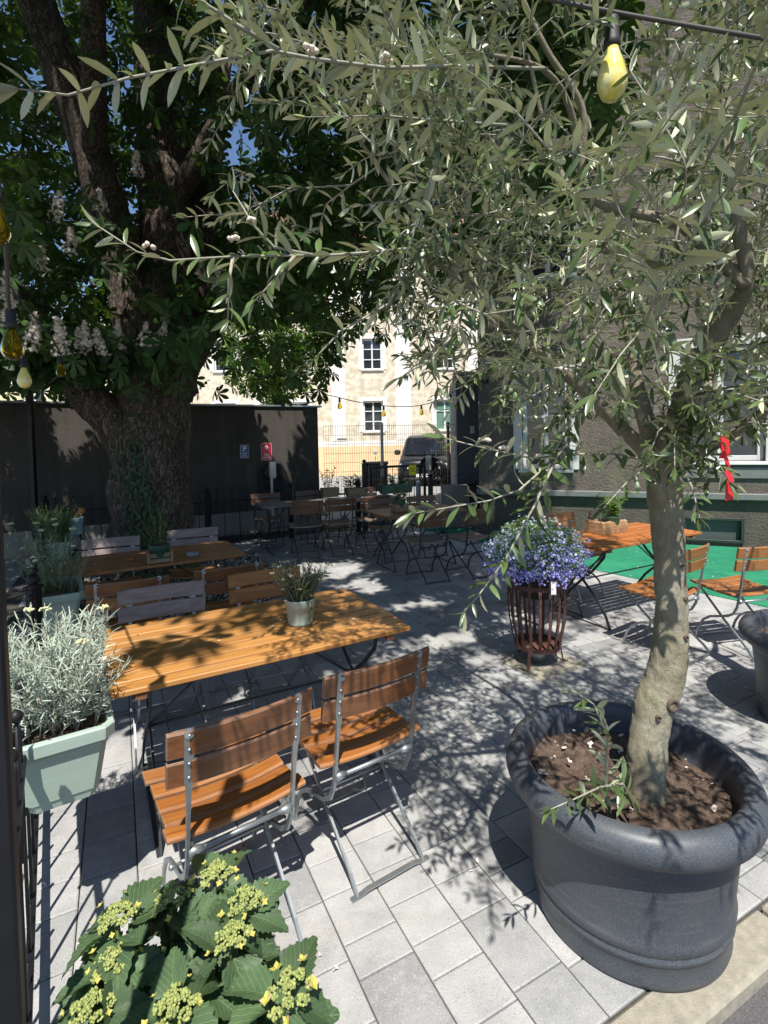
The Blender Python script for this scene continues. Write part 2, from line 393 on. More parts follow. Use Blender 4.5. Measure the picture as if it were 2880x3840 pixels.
class MB:
    def __init__(self):
        self.v = []; self.f = []; self.mi = []; self.sm = []
    def add(self, vs, fs, smooth=False, mi=0, T=None):
        o = len(self.v)
        if T is not None:
            vs = [tuple(T @ Vector(p)) for p in vs]
        self.v.extend([tuple(p) for p in vs])
        for f in fs:
            self.f.append([i + o for i in f]); self.mi.append(mi); self.sm.append(smooth)
    def box(self, c, s, b=0.0, T=None, mi=0):
        hx, hy, hz = s[0] / 2, s[1] / 2, s[2] / 2
        b = min(b, hx * .9, hy * .9, hz * .9)
        vs = []; fs = []
        if b <= 0:
            for x in (-1, 1):
                for y in (-1, 1):
                    for z in (-1, 1):
                        vs.append((c[0] + x * hx, c[1] + y * hy, c[2] + z * hz))
            fs = [(0, 1, 3, 2), (4, 6, 7, 5), (0, 4, 5, 1), (2, 3, 7, 6), (0, 2, 6, 4), (1, 5, 7, 3)]
            self.add(vs, fs, False, mi, T); return
        idx = {}
        for x in (-1, 1):
            for y in (-1, 1):
                for z in (-1, 1):
                    for a in range(3):
                        h = [hx - b, hy - b, hz - b]
                        h[a] = (hx, hy, hz)[a]
                        idx[(x, y, z, a)] = len(vs)
                        vs.append((c[0] + x * h[0], c[1] + y * h[1], c[2] + z * h[2]))
        I = idx
        for s_ in (-1, 1):
            q = [I[(s_, y, z, 0)] for y, z in ((-1, -1), (1, -1), (1, 1), (-1, 1))]
            fs.append(q if s_ > 0 else q[::-1])
            q = [I[(x, s_, z, 1)] for x, z in ((-1, -1), (-1, 1), (1, 1), (1, -1))]
            fs.append(q if s_ > 0 else q[::-1])
            q = [I[(x, y, s_, 2)] for x, y in ((-1, -1), (1, -1), (1, 1), (-1, 1))]
            fs.append(q if s_ > 0 else q[::-1])
        cen = Vector(c)
        def orient(q):
            p = [Vector(vs[i]) for i in q]
            n = (p[1] - p[0]).cross(p[2] - p[0])
            m_ = sum(p, Vector()) / len(p) - cen
            return q if n.dot(m_) > 0 else q[::-1]
        for s1 in (-1, 1):
            for s2 in (-1, 1):
                fs.append(orient([I[(s1, s2, -1, 0)], I[(s1, s2, 1, 0)], I[(s1, s2, 1, 1)], I[(s1, s2, -1, 1)]]))
                fs.append(orient([I[(s1, -1, s2, 0)], I[(s1, 1, s2, 0)], I[(s1, 1, s2, 2)], I[(s1, -1, s2, 2)]]))
                fs.append(orient([I[(-1, s1, s2, 1)], I[(1, s1, s2, 1)], I[(1, s1, s2, 2)], I[(-1, s1, s2, 2)]]))
                for s3 in (-1, 1):
                    fs.append(orient([I[(s1, s2, s3, 0)], I[(s1, s2, s3, 1)], I[(s1, s2, s3, 2)]]))
        self.add(vs, fs, False, mi, T)
    def tube(self, pts, r, n=8, cap=True, smooth=True, mi=0, wob=0.0):
        pts = [Vector(p) for p in pts]
        if not isinstance(r, (list, tuple)):
            r = [r] * len(pts)
        tang = []
        for i in range(len(pts)):
            a = pts[max(0, i - 1)]; b = pts[min(len(pts) - 1, i + 1)]
            tang.append((b - a).normalized())
        t0 = tang[0]
        up = Vector((0, 0, 1)) if abs(t0.z) < .9 else Vector((1, 0, 0))
        nrm = (up - t0 * up.dot(t0)).normalized()
        vs = []; fs = []
        for i, p in enumerate(pts):
            t = tang[i]
            nrm = (nrm - t * nrm.dot(t))
            if nrm.length < 1e-6:
                nrm = t.orthogonal()
            nrm.normalize()
            bi = t.cross(nrm)
            for k in range(n):
                a = 2 * math.pi * k / n
                rr = r[i] * (1 + (random.uniform(-wob, wob) if wob else 0))
                vs.append(p + nrm * (math.cos(a) * rr) + bi * (math.sin(a) * rr))
        for i in range(len(pts) - 1):
            for k in range(n):
                k2 = (k + 1) % n
                fs.append((i * n + k, i * n + k2, (i + 1) * n + k2, (i + 1) * n + k))
        if cap:
            fs.append(tuple(range(n))[::-1])
            fs.append(tuple((len(pts) - 1) * n + k for k in range(n)))
        self.add(vs, fs, smooth, mi)
    def strip(self, pts, w, t, wdir=(1, 0, 0), mi=0):
        """flat bar swept along pts, width along wdir; w/t may be lists"""
        pts = [Vector(p) for p in pts]; wd = Vector(wdir).normalized()
        W = w if isinstance(w, (list, tuple)) else [w] * len(pts)
        Tt = t if isinstance(t, (list, tuple)) else [t] * len(pts)
        vs = []; fs = []
        for i, p in enumerate(pts):
            a = pts[max(0, i - 1)]; b = pts[min(len(pts) - 1, i + 1)]
            tg = (b - a).normalized()
            nn = tg.cross(wd).normalized()
            for sx, sn in ((-1, -1), (1, -1), (1, 1), (-1, 1)):
                vs.append(p + wd * (sx * W[i] / 2) + nn * (sn * Tt[i] / 2))
        for i in range(len(pts) - 1):
            for k in range(4):
                k2 = (k + 1) % 4
                fs.append((i * 4 + k, i * 4 + k2, (i + 1) * 4 + k2, (i + 1) * 4 + k))
        fs.append((3, 2, 1, 0)); e = (len(pts) - 1) * 4
        fs.append((e, e + 1, e + 2, e + 3))
        self.add(vs, fs, False, mi)
    def lathe(self, prof, n=32, T=None, smooth=True, mi=0, c=(0, 0), flat_caps=True):
        vs = []; fs = []
        for (r, z) in prof:
            for k in range(n):
                a = 2 * math.pi * k / n
                vs.append((c[0] + r * math.cos(a), c[1] + r * math.sin(a), z))
        for i in range(len(prof) - 1):
            for k in range(n):
                k2 = (k + 1) % n
                fs.append((i * n + k, i * n + k2, (i + 1) * n + k2, (i + 1) * n + k))
        if prof[0][0] > 1e-5 and flat_caps:
            fs.append(tuple(range(n))[::-1])
        if prof[-1][0] > 1e-5 and flat_caps:
            fs.append(tuple((len(prof) - 1) * n + k for k in range(n)))
        self.add(vs, fs, smooth, mi, T)
    def ball(self, c, r, n=10, m=6, mi=0, sz=1.0):
        self.lathe([(max(1e-4, r * math.sin(math.pi * i / m)), c[2] - sz * r * math.cos(math.pi * i / m)) for i in range(m + 1)],
                   n, None, True, mi, (c[0], c[1]), False)
    def sheet(self, poly, z, mi=0):
        self.add([(p[0], p[1], z) for p in poly], [tuple(range(len(poly)))], False, mi)
    def prism(self, poly, z0, z1, mi=0, T=None):
        n = len(poly)
        vs = [(p[0], p[1], z0) for p in poly] + [(p[0], p[1], z1) for p in poly]
        fs = [tuple(range(n))[::-1], tuple(range(n, 2 * n))]
        for i in range(n):
            j = (i + 1) % n
            fs.append((i, j, n + j, n + i))
        self.add(vs, fs, False, mi, T)
    def build(self, name, mats, parent=None, uv=None):
        me = bpy.data.meshes.new(name)
        me.from_pydata(self.v, [], self.f)
        if not isinstance(mats, (list, tuple)):
            mats = [mats]
        for m_ in mats:
            me.materials.append(m_)
        me.polygons.foreach_set('use_smooth', self.sm)
        if len(mats) > 1:
            me.polygons.foreach_set('material_index', self.mi)
        me.update()
        o = bpy.data.objects.new(name, me)
        COL.objects.link(o)
        if parent is not None:
            o.parent = parent
        return o

def tag(o, label=None, cat=None, group=None, kind=None):
    if label: o['label'] = label
    if cat: o['category'] = cat
    if group: o['group'] = group
    if kind: o['kind'] = kind
    return o

def empty(name, loc=(0, 0, 0), rz=0.0, label=None, cat=None, group=None):
    o = bpy.data.objects.new(name, None)
    o.empty_display_size = .1
    COL.objects.link(o)
    o.location = loc; o.rotation_euler = (0, 0, rz)
    return tag(o, label, cat, group)

def copy_tree(o, parent=None):
    c = o.copy(); COL.objects.link(c)
    if parent is not None:
        c.parent = parent
    for ch in list(o.children):
        copy_tree(ch, c)
    return c

# ---- many small leaves as one mesh: template verts placed by (N,3,3) frames and (N,3) positions
def scatter(name, tv, tf, Rm, P, mat_, parent=None, smooth=True, uvt=None, midx=None):
    tv = np.asarray(tv, float); N = len(P); nv = len(tv)
    V = np.einsum('nij,kj->nki', Rm, tv) + P[:, None, :]
    me = bpy.data.meshes.new(name)
    lens = np.array([len(f) for f in tf]); loops = np.concatenate([np.array(f) for f in tf])
    nl = len(loops); nf = len(tf)
    me.vertices.add(N * nv); me.vertices.foreach_set('co', V.reshape(-1).astype(np.float32))
    L = (loops[None, :] + (np.arange(N) * nv)[:, None]).reshape(-1)
    me.loops.add(N * nl); me.loops.foreach_set('vertex_index', L.astype(np.int32))
    st = (np.concatenate([[0], np.cumsum(lens)[:-1]])[None, :] + (np.arange(N) * nl)[:, None]).reshape(-1)
    me.polygons.add(N * nf); me.polygons.foreach_set('loop_start', st.astype(np.int32))
    me.polygons.foreach_set('use_smooth', np.full(N * nf, smooth))
    if not isinstance(mat_, (list, tuple)): mat_ = [mat_]
    for m_ in mat_: me.materials.append(m_)
    if midx is not None:
        me.polygons.foreach_set('material_index', np.tile(np.array(midx, np.int32), N))
    me.update(calc_edges=True); me.validate()
    if uvt is not None:
        uvl = me.uv_layers.new(name='leaf')
        u = np.asarray(uvt, np.float32)[loops]
        uvl.data.foreach_set('uv', np.tile(u, (N, 1)).reshape(-1))
    o = bpy.data.objects.new(name, me); COL.objects.link(o)
    if parent is not None: o.parent = parent
    return o

def frames(D, U, S):
    """frames with y along D, z near U; scaled by S (N,)"""
    D = D / np.linalg.norm(D, axis=1, keepdims=True)
    X = np.cross(D, U); X /= np.linalg.norm(X, axis=1, keepdims=True) + 1e-9
    Z = np.cross(X, D)
    return np.stack([X, D, Z], axis=2) * S[:, None, None]

def blade(stations, fold=0.15, droop=0.0, curl=0.0):
    """leaf along +y, unit length; stations: (y, halfwidth)"""
    vs = []; fs = []; uv = []
    for (y, w) in stations:
        z0 = -droop * y * y
        vs += [(-w, y, z0 + fold * w), (0, y, z0), (w, y, z0 + fold * w)]
        uv += [(-w, y), (0, y), (w, y)]
    for i in range(len(stations) - 1):
        a = i * 3; b_ = a + 3
        fs += [(a, a + 1, b_ + 1, b_), (a + 1, a + 2, b_ + 2, b_ + 1)]
    return vs, fs, uv

def unit(a):
    return a / (np.linalg.norm(a, axis=-1, keepdims=True) + 1e-9)

def rand_dirs(n):
    return unit(rng.normal(size=(n, 3)))

def text_mesh(name, body, size, mat_, parent, loc, rot, ext=0.0008, align='CENTER', bold=0.0):
    cu = bpy.data.curves.new(name, 'FONT')
    cu.body = body; cu.size = size; cu.extrude = ext; cu.align_x = align; cu.align_y = 'CENTER'
    cu.offset = bold
    ob = bpy.data.objects.new(name + '_src', cu)
    COL.objects.link(ob)
    dg = bpy.context.evaluated_depsgraph_get()
    me = bpy.data.meshes.new_from_object(ob.evaluated_get(dg))
    bpy.data.objects.remove(ob)
    me.name = name
    me.materials.clear(); me.materials.append(mat_)
    o = bpy.data.objects.new(name, me); COL.objects.link(o)
    o.parent = parent; o.location = loc; o.rotation_euler = rot
    return o
# ------------------------------------------------------------------ camera, sky, sun
cam = bpy.data.cameras.new('camera')
co = bpy.data.objects.new('camera', cam); COL.objects.link(co); scene.camera = co
cam.sensor_fit = 'VERTICAL'; cam.sensor_height = 24.0
cam.lens = 1950 / 3840 * 24
cam.shift_y = -205 / 3840
cam.clip_start = .05; cam.clip_end = 600
# aim along +y, 2 degrees down, held with a slight roll
co.matrix_world = Matrix.Translation((0, 0, 1.70)) @ Matrix.Rotation(rad(90 - 2.0), 4, 'X') @ Matrix.Rotation(rad(-1.2), 4, 'Z')

w = bpy.data.worlds.new('World'); scene.world = w; w.use_nodes = True
nt = w.node_tree
sky = nt.nodes.new('ShaderNodeTexSky'); sky.sky_type = 'NISHITA'
SUN_EL, SUN_AZ = rad(60), rad(176.5)         # azimuth of the sun, clockwise from +y
sky.sun_disc = False; sky.sun_elevation = SUN_EL; sky.sun_rotation = SUN_AZ
sky.air_density = 1.0; sky.dust_density = .2; sky.ozone_density = 4.0
bg = nt.nodes['Background']; bg.inputs['Strength'].default_value = .105
nt.links.new(sky.outputs[0], bg.inputs['Color'])
sl = bpy.data.lights.new('sun', 'SUN'); sl.energy = 5.0; sl.angle = rad(.53); sl.color = (1.0, .955, .88)
so = bpy.data.objects.new('sun', sl); COL.objects.link(so)
sd = Vector((math.sin(SUN_AZ) * math.cos(SUN_EL), math.cos(SUN_AZ) * math.cos(SUN_EL), math.sin(SUN_EL)))
so.rotation_euler = sd.to_track_quat('Z', 'Y').to_euler()
so.location = sd * 30
scene.view_settings.view_transform = 'Standard'; scene.view_settings.look = 'None'
scene.view_settings.exposure = .50; scene.view_settings.gamma = 1.0
scene.render.engine = 'CYCLES'
scene.cycles.max_bounces = 7; scene.cycles.diffuse_bounces = 3; scene.cycles.transmission_bounces = 6
scene.cycles.transparent_max_bounces = 6; scene.cycles.caustics_reflective = False; scene.cycles.caustics_refractive = False
scene.cycles.use_denoising = True

# ------------------------------------------------------------------ ground
GA = rad(27.2)
GU = np.array([math.cos(GA), math.sin(GA)]); GV = np.array([-math.sin(GA), math.cos(GA)])
def uv(u, v): return tuple(GU * u + GV * v)
mb = MB(); mb.sheet([(-250, -250), (250, -250), (250, 250), (-250, 250)], -.10)
tag(mb.build('ground', MT['yard']), kind='structure')
mb = MB(); mb.sheet([uv(-60, -12), uv(60, -12), uv(60, .878), uv(-60, .878)], -.055)
tag(mb.build('road', MT['asphalt']), kind='structure')
mb = MB(); mb.sheet([uv(-14, .95), uv(40, .95), uv(40, 60), uv(-14, 60)], -.030)
tag(mb.build('yard', MT['yard']), kind='structure')
mb = MB(); mb.sheet([uv(-1.2, 1.0), uv(8, 1.0), uv(8, 9.7), uv(-1.2, 9.7)], -.010)
tag(mb.build('paving_bed', MT['sand']), kind='structure')
mb = MB()
k = -4.0
while k < 14:
    L = .98
    mb.box((k + L / 2, .945, -.075), (L, .134, .15), .012, Matrix.Rotation(GA, 4, 'Z'))
    k += 1.0
tag(mb.build('kerb', MT['kerb']), kind='structure')

FP0 = np.array([-.512, .593]); FP1 = np.array([-5.04, 7.67]); BFD = np.array([.925, .381])
FD = (FP1 - FP0) / np.linalg.norm(FP1 - FP0); FN = np.array([FD[1], -FD[0]])
BED = [(-4.4, 6.6), (-3.3, 4.55), (-2.2, 4.4), (-1.55, 4.75), (-1.2, 5.7), (-1.35, 6.5), (-2.0, 7.9), (-3.2, 8.0)]
CARP = [(4.9, 3.15), (3.64, 4.99), (2.64, 6.45), (1.60, 8.35), (.72, 9.62), (1.10, 9.80), (1.62, 9.62), (1.62, 9.08), (7.5, 6.58), (7.5, 4.3)]
def inside(p, poly):
    r = False; n = len(poly)
    for i in range(n):
        a = poly[i]; b_ = poly[(i + 1) % n]
        if (a[1] > p[1]) != (b_[1] > p[1]) and p[0] < (b_[0] - a[0]) * (p[1] - a[1]) / (b_[1] - a[1]) + a[0]:
            r = not r
    return r
mb = MB()
rnd = random.Random(3)
for row in range(-30, 42):
    u0 = .0175 + row * .2012; u1 = u0 + .2012
    v0 = 1.014 + rnd.uniform(-.14, 0); 
    while v0 < 10.6:
        L = rnd.choice((.125, .165, .165, .20, .245, .27))
        v1 = v0 + L
        while v1 < 1.08: v1 += .13
        a0 = max(v0, 1.014)
        cx, cy = uv((u0 + u1) / 2, (a0 + v1) / 2)
        ok = ((np.array([cx, cy]) - FP0) @ FN > -.14) and v1 - a0 > .05
        bf = (cx + 5.0) * .381 / .925 + 7.7
        ok = ok and cy < bf + .15 and not inside((cx, cy), BED) and cx < 8
        ok = ok and not (inside((cx + .25, cy), CARP) and inside((cx, cy - .25), CARP) and inside((cx, cy), CARP))
        if ok and not (cx > 6):
            g = .0022; b_ = .004; z = rnd.uniform(-.0008, .0008)
            P = [uv(u0 + g, a0 + g), uv(u1 - g, a0 + g), uv(u1 - g, v1 - g), uv(u0 + g, v1 - g)]
            Q = [uv(u0 + g + b_, a0 + g + b_), uv(u1 - g - b_, a0 + g + b_), uv(u1 - g - b_, v1 - g - b_), uv(u0 + g + b_, v1 - g - b_)]
            vs = [(p[0], p[1], -.012) for p in P] + [(p[0], p[1], z - .003) for p in P] + [(p[0], p[1], z + rnd.uniform(-.0006, .0006)) for p in Q]
            fs = [(8, 9, 10, 11)]
            for i in range(4):
                j = (i + 1) % 4
                fs += [(i, j, 4 + j, 4 + i), (4 + i, 4 + j, 8 + j, 8 + i)]
            mb.add(vs, fs)
        v0 = v1
tag(mb.build('paving', MT['paver']), kind='structure')
mb = MB(); mb.prism(BED, -.03, .004)
tag(mb.build('tree_bed', MT['bed']), kind='structure')
mb = MB(); mb.prism(CARP, -.02, .009)
tag(mb.build('green_carpet', MT['carpet']), 'bright green artificial grass carpet along the foot of the dark house', 'carpet')

# pebbles in the tree bed
ico_v = []; t_ = (1 + 5 ** .5) / 2
for a in (-1, 1):
    for b_ in (-t_, t_):
        ico_v += [(0, a, b_), (a, b_, 0), (b_, 0, a)]
ico_v = np.array(ico_v) / math.hypot(1, t_)
def hull_faces(v):
    fs = []
    n = len(v)
    for i in range(n):
        for j in range(i + 1, n):
            for k in range(j + 1, n):
                nn = np.cross(v[j] - v[i], v[k] - v[i]); d = v @ nn - v[i] @ nn
                if (d < 1e-6).all(): fs.append((i, j, k))
                elif (d > -1e-6).all(): fs.append((i, k, j))
    return fs
ico_f = hull_faces(ico_v)
pts = []
while len(pts) < 4200:
    p = (rng.uniform(-4.4, -1.1), rng.uniform(4.3, 8.0))
    if inside(p, BED): pts.append(p)
pts = np.array(pts); n = len(pts)
Rm = np.stack([np.array(Euler(rng.uniform(0, 6, 3)).to_matrix()) for _ in range(n)])
S = rng.uniform(.012, .026, n)
Rm = Rm * S[:, None, None] * np.array([1, .8, .65])[None, None, :]
P = np.column_stack([pts, rng.uniform(.006, .024, n)])
tag(scatter('gravel', ico_v, ico_f, Rm, P, MT['pebble'], None, True), 'pale pebbles spread round the foot of the old chestnut tree', 'gravel', None, 'stuff')

# ------------------------------------------------------------------ walls with real openings
def wall_face(mb, x0, x1, z0, z1, ops, depth=.14, back=.3, mi=0):
    xs = sorted(set([x0, x1] + [o[0] for o in ops] + [o[1] for o in ops]))
    zs = sorted(set([z0, z1] + [o[2] for o in ops] + [o[3] for o in ops]))
    for i in range(len(xs) - 1):
        for j in range(len(zs) - 1):
            cx, cz = (xs[i] + xs[i + 1]) / 2, (zs[j] + zs[j + 1]) / 2
            if any(o[0] < cx < o[1] and o[2] < cz < o[3] for o in ops): continue
            mb.add([(xs[i], 0, zs[j]), (xs[i + 1], 0, zs[j]), (xs[i + 1], 0, zs[j + 1]), (xs[i], 0, zs[j + 1])], [(0, 1, 2, 3)], False, mi)
    for a, b_, c_, d in ops:
        q = [(a, c_), (b_, c_), (b_, d), (a, d)]
        for i in range(4):
            p, r = q[i], q[(i + 1) % 4]
            mb.add([(p[0], 0, p[1]), (p[0], depth, p[1]), (r[0], depth, r[1]), (r[0], 0, r[1])], [(0, 1, 2, 3)], False, mi)
    # back and sides
    mb.add([(x0, 0, z0), (x0, 0, z1), (x0, back, z1), (x0, back, z0)], [(0, 1, 2, 3)], False, mi)
    mb.add([(x1, 0, z0), (x1, back, z0), (x1, back, z1), (x1, 0, z1)], [(0, 1, 2, 3)], False, mi)
    mb.add([(x0, 0, z1), (x1, 0, z1), (x1, back, z1), (x0, back, z1)], [(0, 1, 2, 3)], False, mi)
    mb.add([(x0, back, z0), (x0, back, z1), (x1, back, z1), (x1, back, z0)], [(0, 1, 2, 3)], False, mi)

def window(parent, o, depth=.14, fr=.07, bars=(1, 1), sill=.06, frame='white_frame', sill_m='white_frame', glass='window_glass', rail=None, surround=None):
    a, b_, c_, d = o
    y = depth - .055
    wi = MB()
    wi.box((a + fr / 2, y, (c_ + d) / 2), (fr, .06, d - c_), .006)
    wi.box((b_ - fr / 2, y, (c_ + d) / 2), (fr, .06, d - c_), .006)
    wi.box(((a + b_) / 2, y, c_ + fr / 2), (b_ - a - 2 * fr, .058, fr), .006)
    wi.box(((a + b_) / 2, y, d - fr / 2), (b_ - a - 2 * fr, .058, fr), .006)
    for i in range(bars[0]):
        x = a + (b_ - a) * (i + 1) / (bars[0] + 1)
        wi.box((x, y + .002, (c_ + d) / 2), (fr * .95, .05, d - c_ - 2 * fr), .005)
    rails = [c_ + (d - c_) * (i + 1) / (bars[1] + 1) for i in range(bars[1])] if rail is None else rail
    for z in rails:
        wi.box(((a + b_) / 2, y - .004, z), (b_ - a - 2 * fr, .054, fr * .6), .005)
    wo = wi.build('window', MT[frame], parent)
    g = MB(); g.add([(a, y + .012, c_), (b_, y + .012, c_), (b_, y + .012, d), (a, y + .012, d)], [(0, 1, 2, 3)])
    g.build('pane', MT[glass], wo)
    if sill:
        s_ = MB(); s_.box(((a + b_) / 2, .02, c_ - .028), (b_ - a + .12, .2, .05), .008); s_.build('sill', MT[sill_m], wo)
    if surround:
        wd, mt_ = surround
        s_ = MB()
        s_.box((a - wd / 2 - .001, -.008, (c_ + d) / 2 + wd / 2), (wd, .04, d - c_ + wd), .004)
        s_.box((b_ + wd / 2 + .001, -.008, (c_ + d) / 2 + wd / 2), (wd, .04, d - c_ + wd), .004)
        s_.box(((a + b_) / 2, -.007, d + wd / 2 + .001), (b_ - a, .038, wd), .004)
        s_.build('surround', MT[mt_], wo)
    return wo

# ---- dark house on the right
hs_ = empty('house', (5.0, 7.7, 0), math.atan2(-.39, .92), 'dark brown plastered house with pale framed windows rising behind the green carpet', 'house')
ops = [(-2.88, -2.12, 1.14, 2.76), (-.54, .54, 1.27, 2.96), (1.75, 2.8, 1.27, 2.96),
       (-2.85, -2.05, 4.30, 6.15), (1.75, 2.8, 4.35, 6.15), (-2.85, -2.05, 7.6, 9.3)]
mb = MB(); wall_face(mb, -3.62, 9, .80, 10.6, ops, .16, 7.0)
mb.build('wall', MT['dark_facade'], hs_)
vent = (-.5, .28, .06, .43)
mb = MB(); wall_face(mb, -3.62, 9, -.1, .70, [vent], .12, 7.0)
mb.build('plinth', MT['plinth_dark'], hs_)
mb = MB(); mb.box((2.69, 3.45, .75), (12.70, 7.10, .098), .012)
mb.build('ledge', MT['grey_trim'], hs_)
window(hs_, ops[0], .16, .075, (1, 0), .05, 'pale_trim', 'pale_trim', rail=[2.02], surround=(.14, 'pale_trim'))
window(hs_, ops[1], .16, .08, (1, 0), .06, 'pale_trim', 'white_frame', rail=[2.35], surround=(.15, 'pale_trim'))
window(hs_, ops[2], .16, .08, (1, 0), .06, 'pale_trim', 'white_frame', rail=[2.35], surround=(.15, 'pale_trim'))
for o in ops[3:]:
    window(hs_, o, .16, .08, (1, 0), .06, 'white_frame', 'white_frame', rail=[o[2] + (o[3] - o[2]) * .68], surround=(.14, 'grey_trim'))
mb = MB()
for (xa, xb) in ((-.7, .7), (1.6, 2.95)):
    mb = MB(); mb.box(((xa + xb) / 2, -.012, 1.10), (xb - xa, .05, .17), .008); mb.build('band', MT['grey_trim'], hs_)
mb = MB()
a, b_, c_, d = vent
for bx in (((a + .02), (c_ + d) / 2, .04, d - c_), ((b_ - .02), (c_ + d) / 2, .04, d - c_)):
    mb.box((bx[0], -.01, bx[1]), (bx[2], .08, bx[3]), .004)
mb.box(((a + b_) / 2, -.01, d - .02), (b_ - a - .08, .078, .04), .004)
mb.box(((a + b_) / 2, -.01, c_ + .02), (b_ - a - .08, .078, .04), .004)
vw = mb.build('cellar_window', MT['dark_window_green'], hs_)
mb = MB(); mb.add([(a, .05, c_), (b_, .05, c_), (b_, .05, d), (a, .05, d)], [(0, 1, 2, 3)]); mb.build('mesh_pane', MT['vent_mesh'], vw)

# wall lantern left of the first window
lt = empty('wall_lantern', (1.80, 9.058, 2.9), math.atan2(-.39, .92), 'black wall lantern with glass sides left of the first window of the dark house', 'lantern')
mb = MB(); mb.box((0, -.012, -.12), (.09, .025, .3), .008); mb.tube([(0, -.02, -.2), (0, -.10, -.26), (0, -.17, -.22), (0, -.18, -.14)], .011, 8)
mb.build('bracket', MT['iron'], lt)
mb = MB()
mb.lathe([(.05, -.14), (.058, -.13), (.058, -.12)], 8, Matrix.Translation((0, -.18, 0)), False)
mb.lathe([(.10, .14), (.105, .15), (.055, .22), (.03, .235), (.02, .27), (.002, .29)], 8, Matrix.Translation((0, -.18, 0)), False)
for k in range(6):
    a = 2 * math.pi * k / 6
    mb.tube([(.056 * math.cos(a), -.18 + .056 * math.sin(a), -.12), (.094 * math.cos(a), -.18 + .094 * math.sin(a), .14)], .005, 5)
mb.build('cage', MT['iron'], lt)
mb = MB(); mb.lathe([(.050, -.115), (.088, .135)], 6, Matrix.Translation((0, -.18, 0)), False, flat_caps=False); mb.build('glass', MT['clear_glass'], lt)

# ---- blue grey annex
an = empty('annex', (1.56, 11.1, 0), rad(-6), 'low blue grey rendered annex between the yard and the dark house', 'building')
mb = MB(); mb.box((1.6, 3.0, 1.48), (3.2, 6.0, 3.1), 0); mb.build('wall', MT['blue_facade'], an)
mb = MB(); mb.box((1.6, 3.0, 3.06), (3.3, 6.1, .06), .01); mb.build('roof', MT['zinc'], an)
mb = MB(); mb.box((.33, -.008, 1.86), (.09, .014, .16), .002); mb.build('notice', MT['sign_white'], an)

# ---- beige house across the yard
bh = empty('house', (0, 25, 0), math.atan(.06), 'beige rough plastered house with ochre base and white window surrounds across the yard', 'house')
ops = []
for xa in (-7.9, -4.5, -.94, 2.53, 6.0):
    for za in (2.07, 5.03, 8.0):
        ops.append((xa, xa + .95, za, za + 1.47))
mb = MB(); wall_face(mb, -9, 9, 1.62, 11, ops, .2, 8); mb.build('wall', MT['beige'], bh)
mb = MB(); mb.box((0, 3.98, .68), (18.06, 8.06, 1.40), 0); mb.build('plinth', MT['ochre'], bh)
mb = MB(); mb.box((0, 3.99, 1.50), (18.04, 8.04, .238), .01); mb.build('band', MT['cream'], bh)
for xa, xb in ((-2.42, -1.8), (.62, 1.36), (4.1, 4.8), (-6.1, -5.5)):
    mb = MB(); mb.box(((xa + xb) / 2, -.012, 6.3), (xb - xa, .05, 9.3), .004); mb.build('pilaster', MT['cream'], bh)
for o in ops:
    lo = abs(o[0] - 2.53) < .1 and o[2] < 3
    window(bh, o, .2, .075, (1, 1), .06, 'white_frame', 'cream', 'curtain' if lo else 'window_glass', rail=[o[2] + (o[3] - o[2]) * (.64 if lo else .33)] if lo else [o[2] + .49, o[2] + .98], surround=(.17, 'cream'))
mb = MB(); mb.add([(-9.4, -.4, 11), (9.4, -.4, 11), (9.4, 4, 14.2), (-9.4, 4, 14.2), (-9.4, 8.4, 11), (9.4, 8.4, 11)],
                  [(0, 1, 2, 3), (3, 2, 5, 4), (0, 3, 4), (1, 5, 2), (0, 4, 5, 1)]); mb.build('roof', MT['roof'], bh)
mb = MB(); mb.box((-2.0, -.02, 1.74), (.46, .05, .10), .01); mb.build('vent_grille', MT['grey_trim'], bh)
mb = MB(); mb.box((-.42, -.05, 1.12), (.14, .12, .2), .03); mb.tube([(-.42, -.05, 1.0), (-.42, -.05, .75)], .03, 8); mb.build('wall_lamp', MT['pale_trim'], bh)  # the small wall lamp, with a short tube below

# ---- white house and yellow house beyond the wall
wh = empty('house', (-9.75, 23.9, 0), rad(53), 'bright white house turned sideways behind the chestnut tree', 'house')
ops = [(.5, 1.3, z, z + 1.5) for z in (1.4, 4.3, 7.0)] + [(2.3, 3.1, z, z + 1.5) for z in (1.4, 4.3, 7.0)]
mb = MB(); wall_face(mb, 0, 3.9, -.1, 10, ops, .18, 6); mb.build('wall', MT['white_wall'], wh)
for o in ops: window(wh, o, .18, .075, (1, 1), .06, 'white_frame', 'white_frame', surround=(.12, 'white_wall'))
mb = MB(); mb.box((1.95, 3, 10.1), (4.5, 6.6, .2), .02); mb.build('roof', MT['roof'], wh)
yh_ = empty('house', (-19.0, 22.5, 0), rad(17), 'pale yellow house with dark windows at the far left above the wall', 'house')
ops = [(x, x + .9, z, z + 1.4) for x in (1.1, 3.0, 4.9, 6.5) for z in (1.0, 3.55)]
mb = MB(); wall_face(mb, 0, 7.8, -.1, 5.5, ops, .18, 6); mb.build('wall', MT['yellow_wall'], yh_)
for o in ops: window(yh_, o, .18, .075, (1, 1), .06, 'white_frame', 'white_frame')
mb = MB(); mb.add([(-.4, -.5, 5.5), (8.2, -.5, 5.5), (8.2, 3, 8.2), (-.4, 3, 8.2), (-.4, 6.5, 5.5), (8.2, 6.5, 5.5)],
                  [(0, 1, 2, 3), (3, 2, 5, 4), (0, 3, 4), (1, 5, 2), (0, 4, 5, 1)]); mb.build('roof', MT['zinc'], yh_)

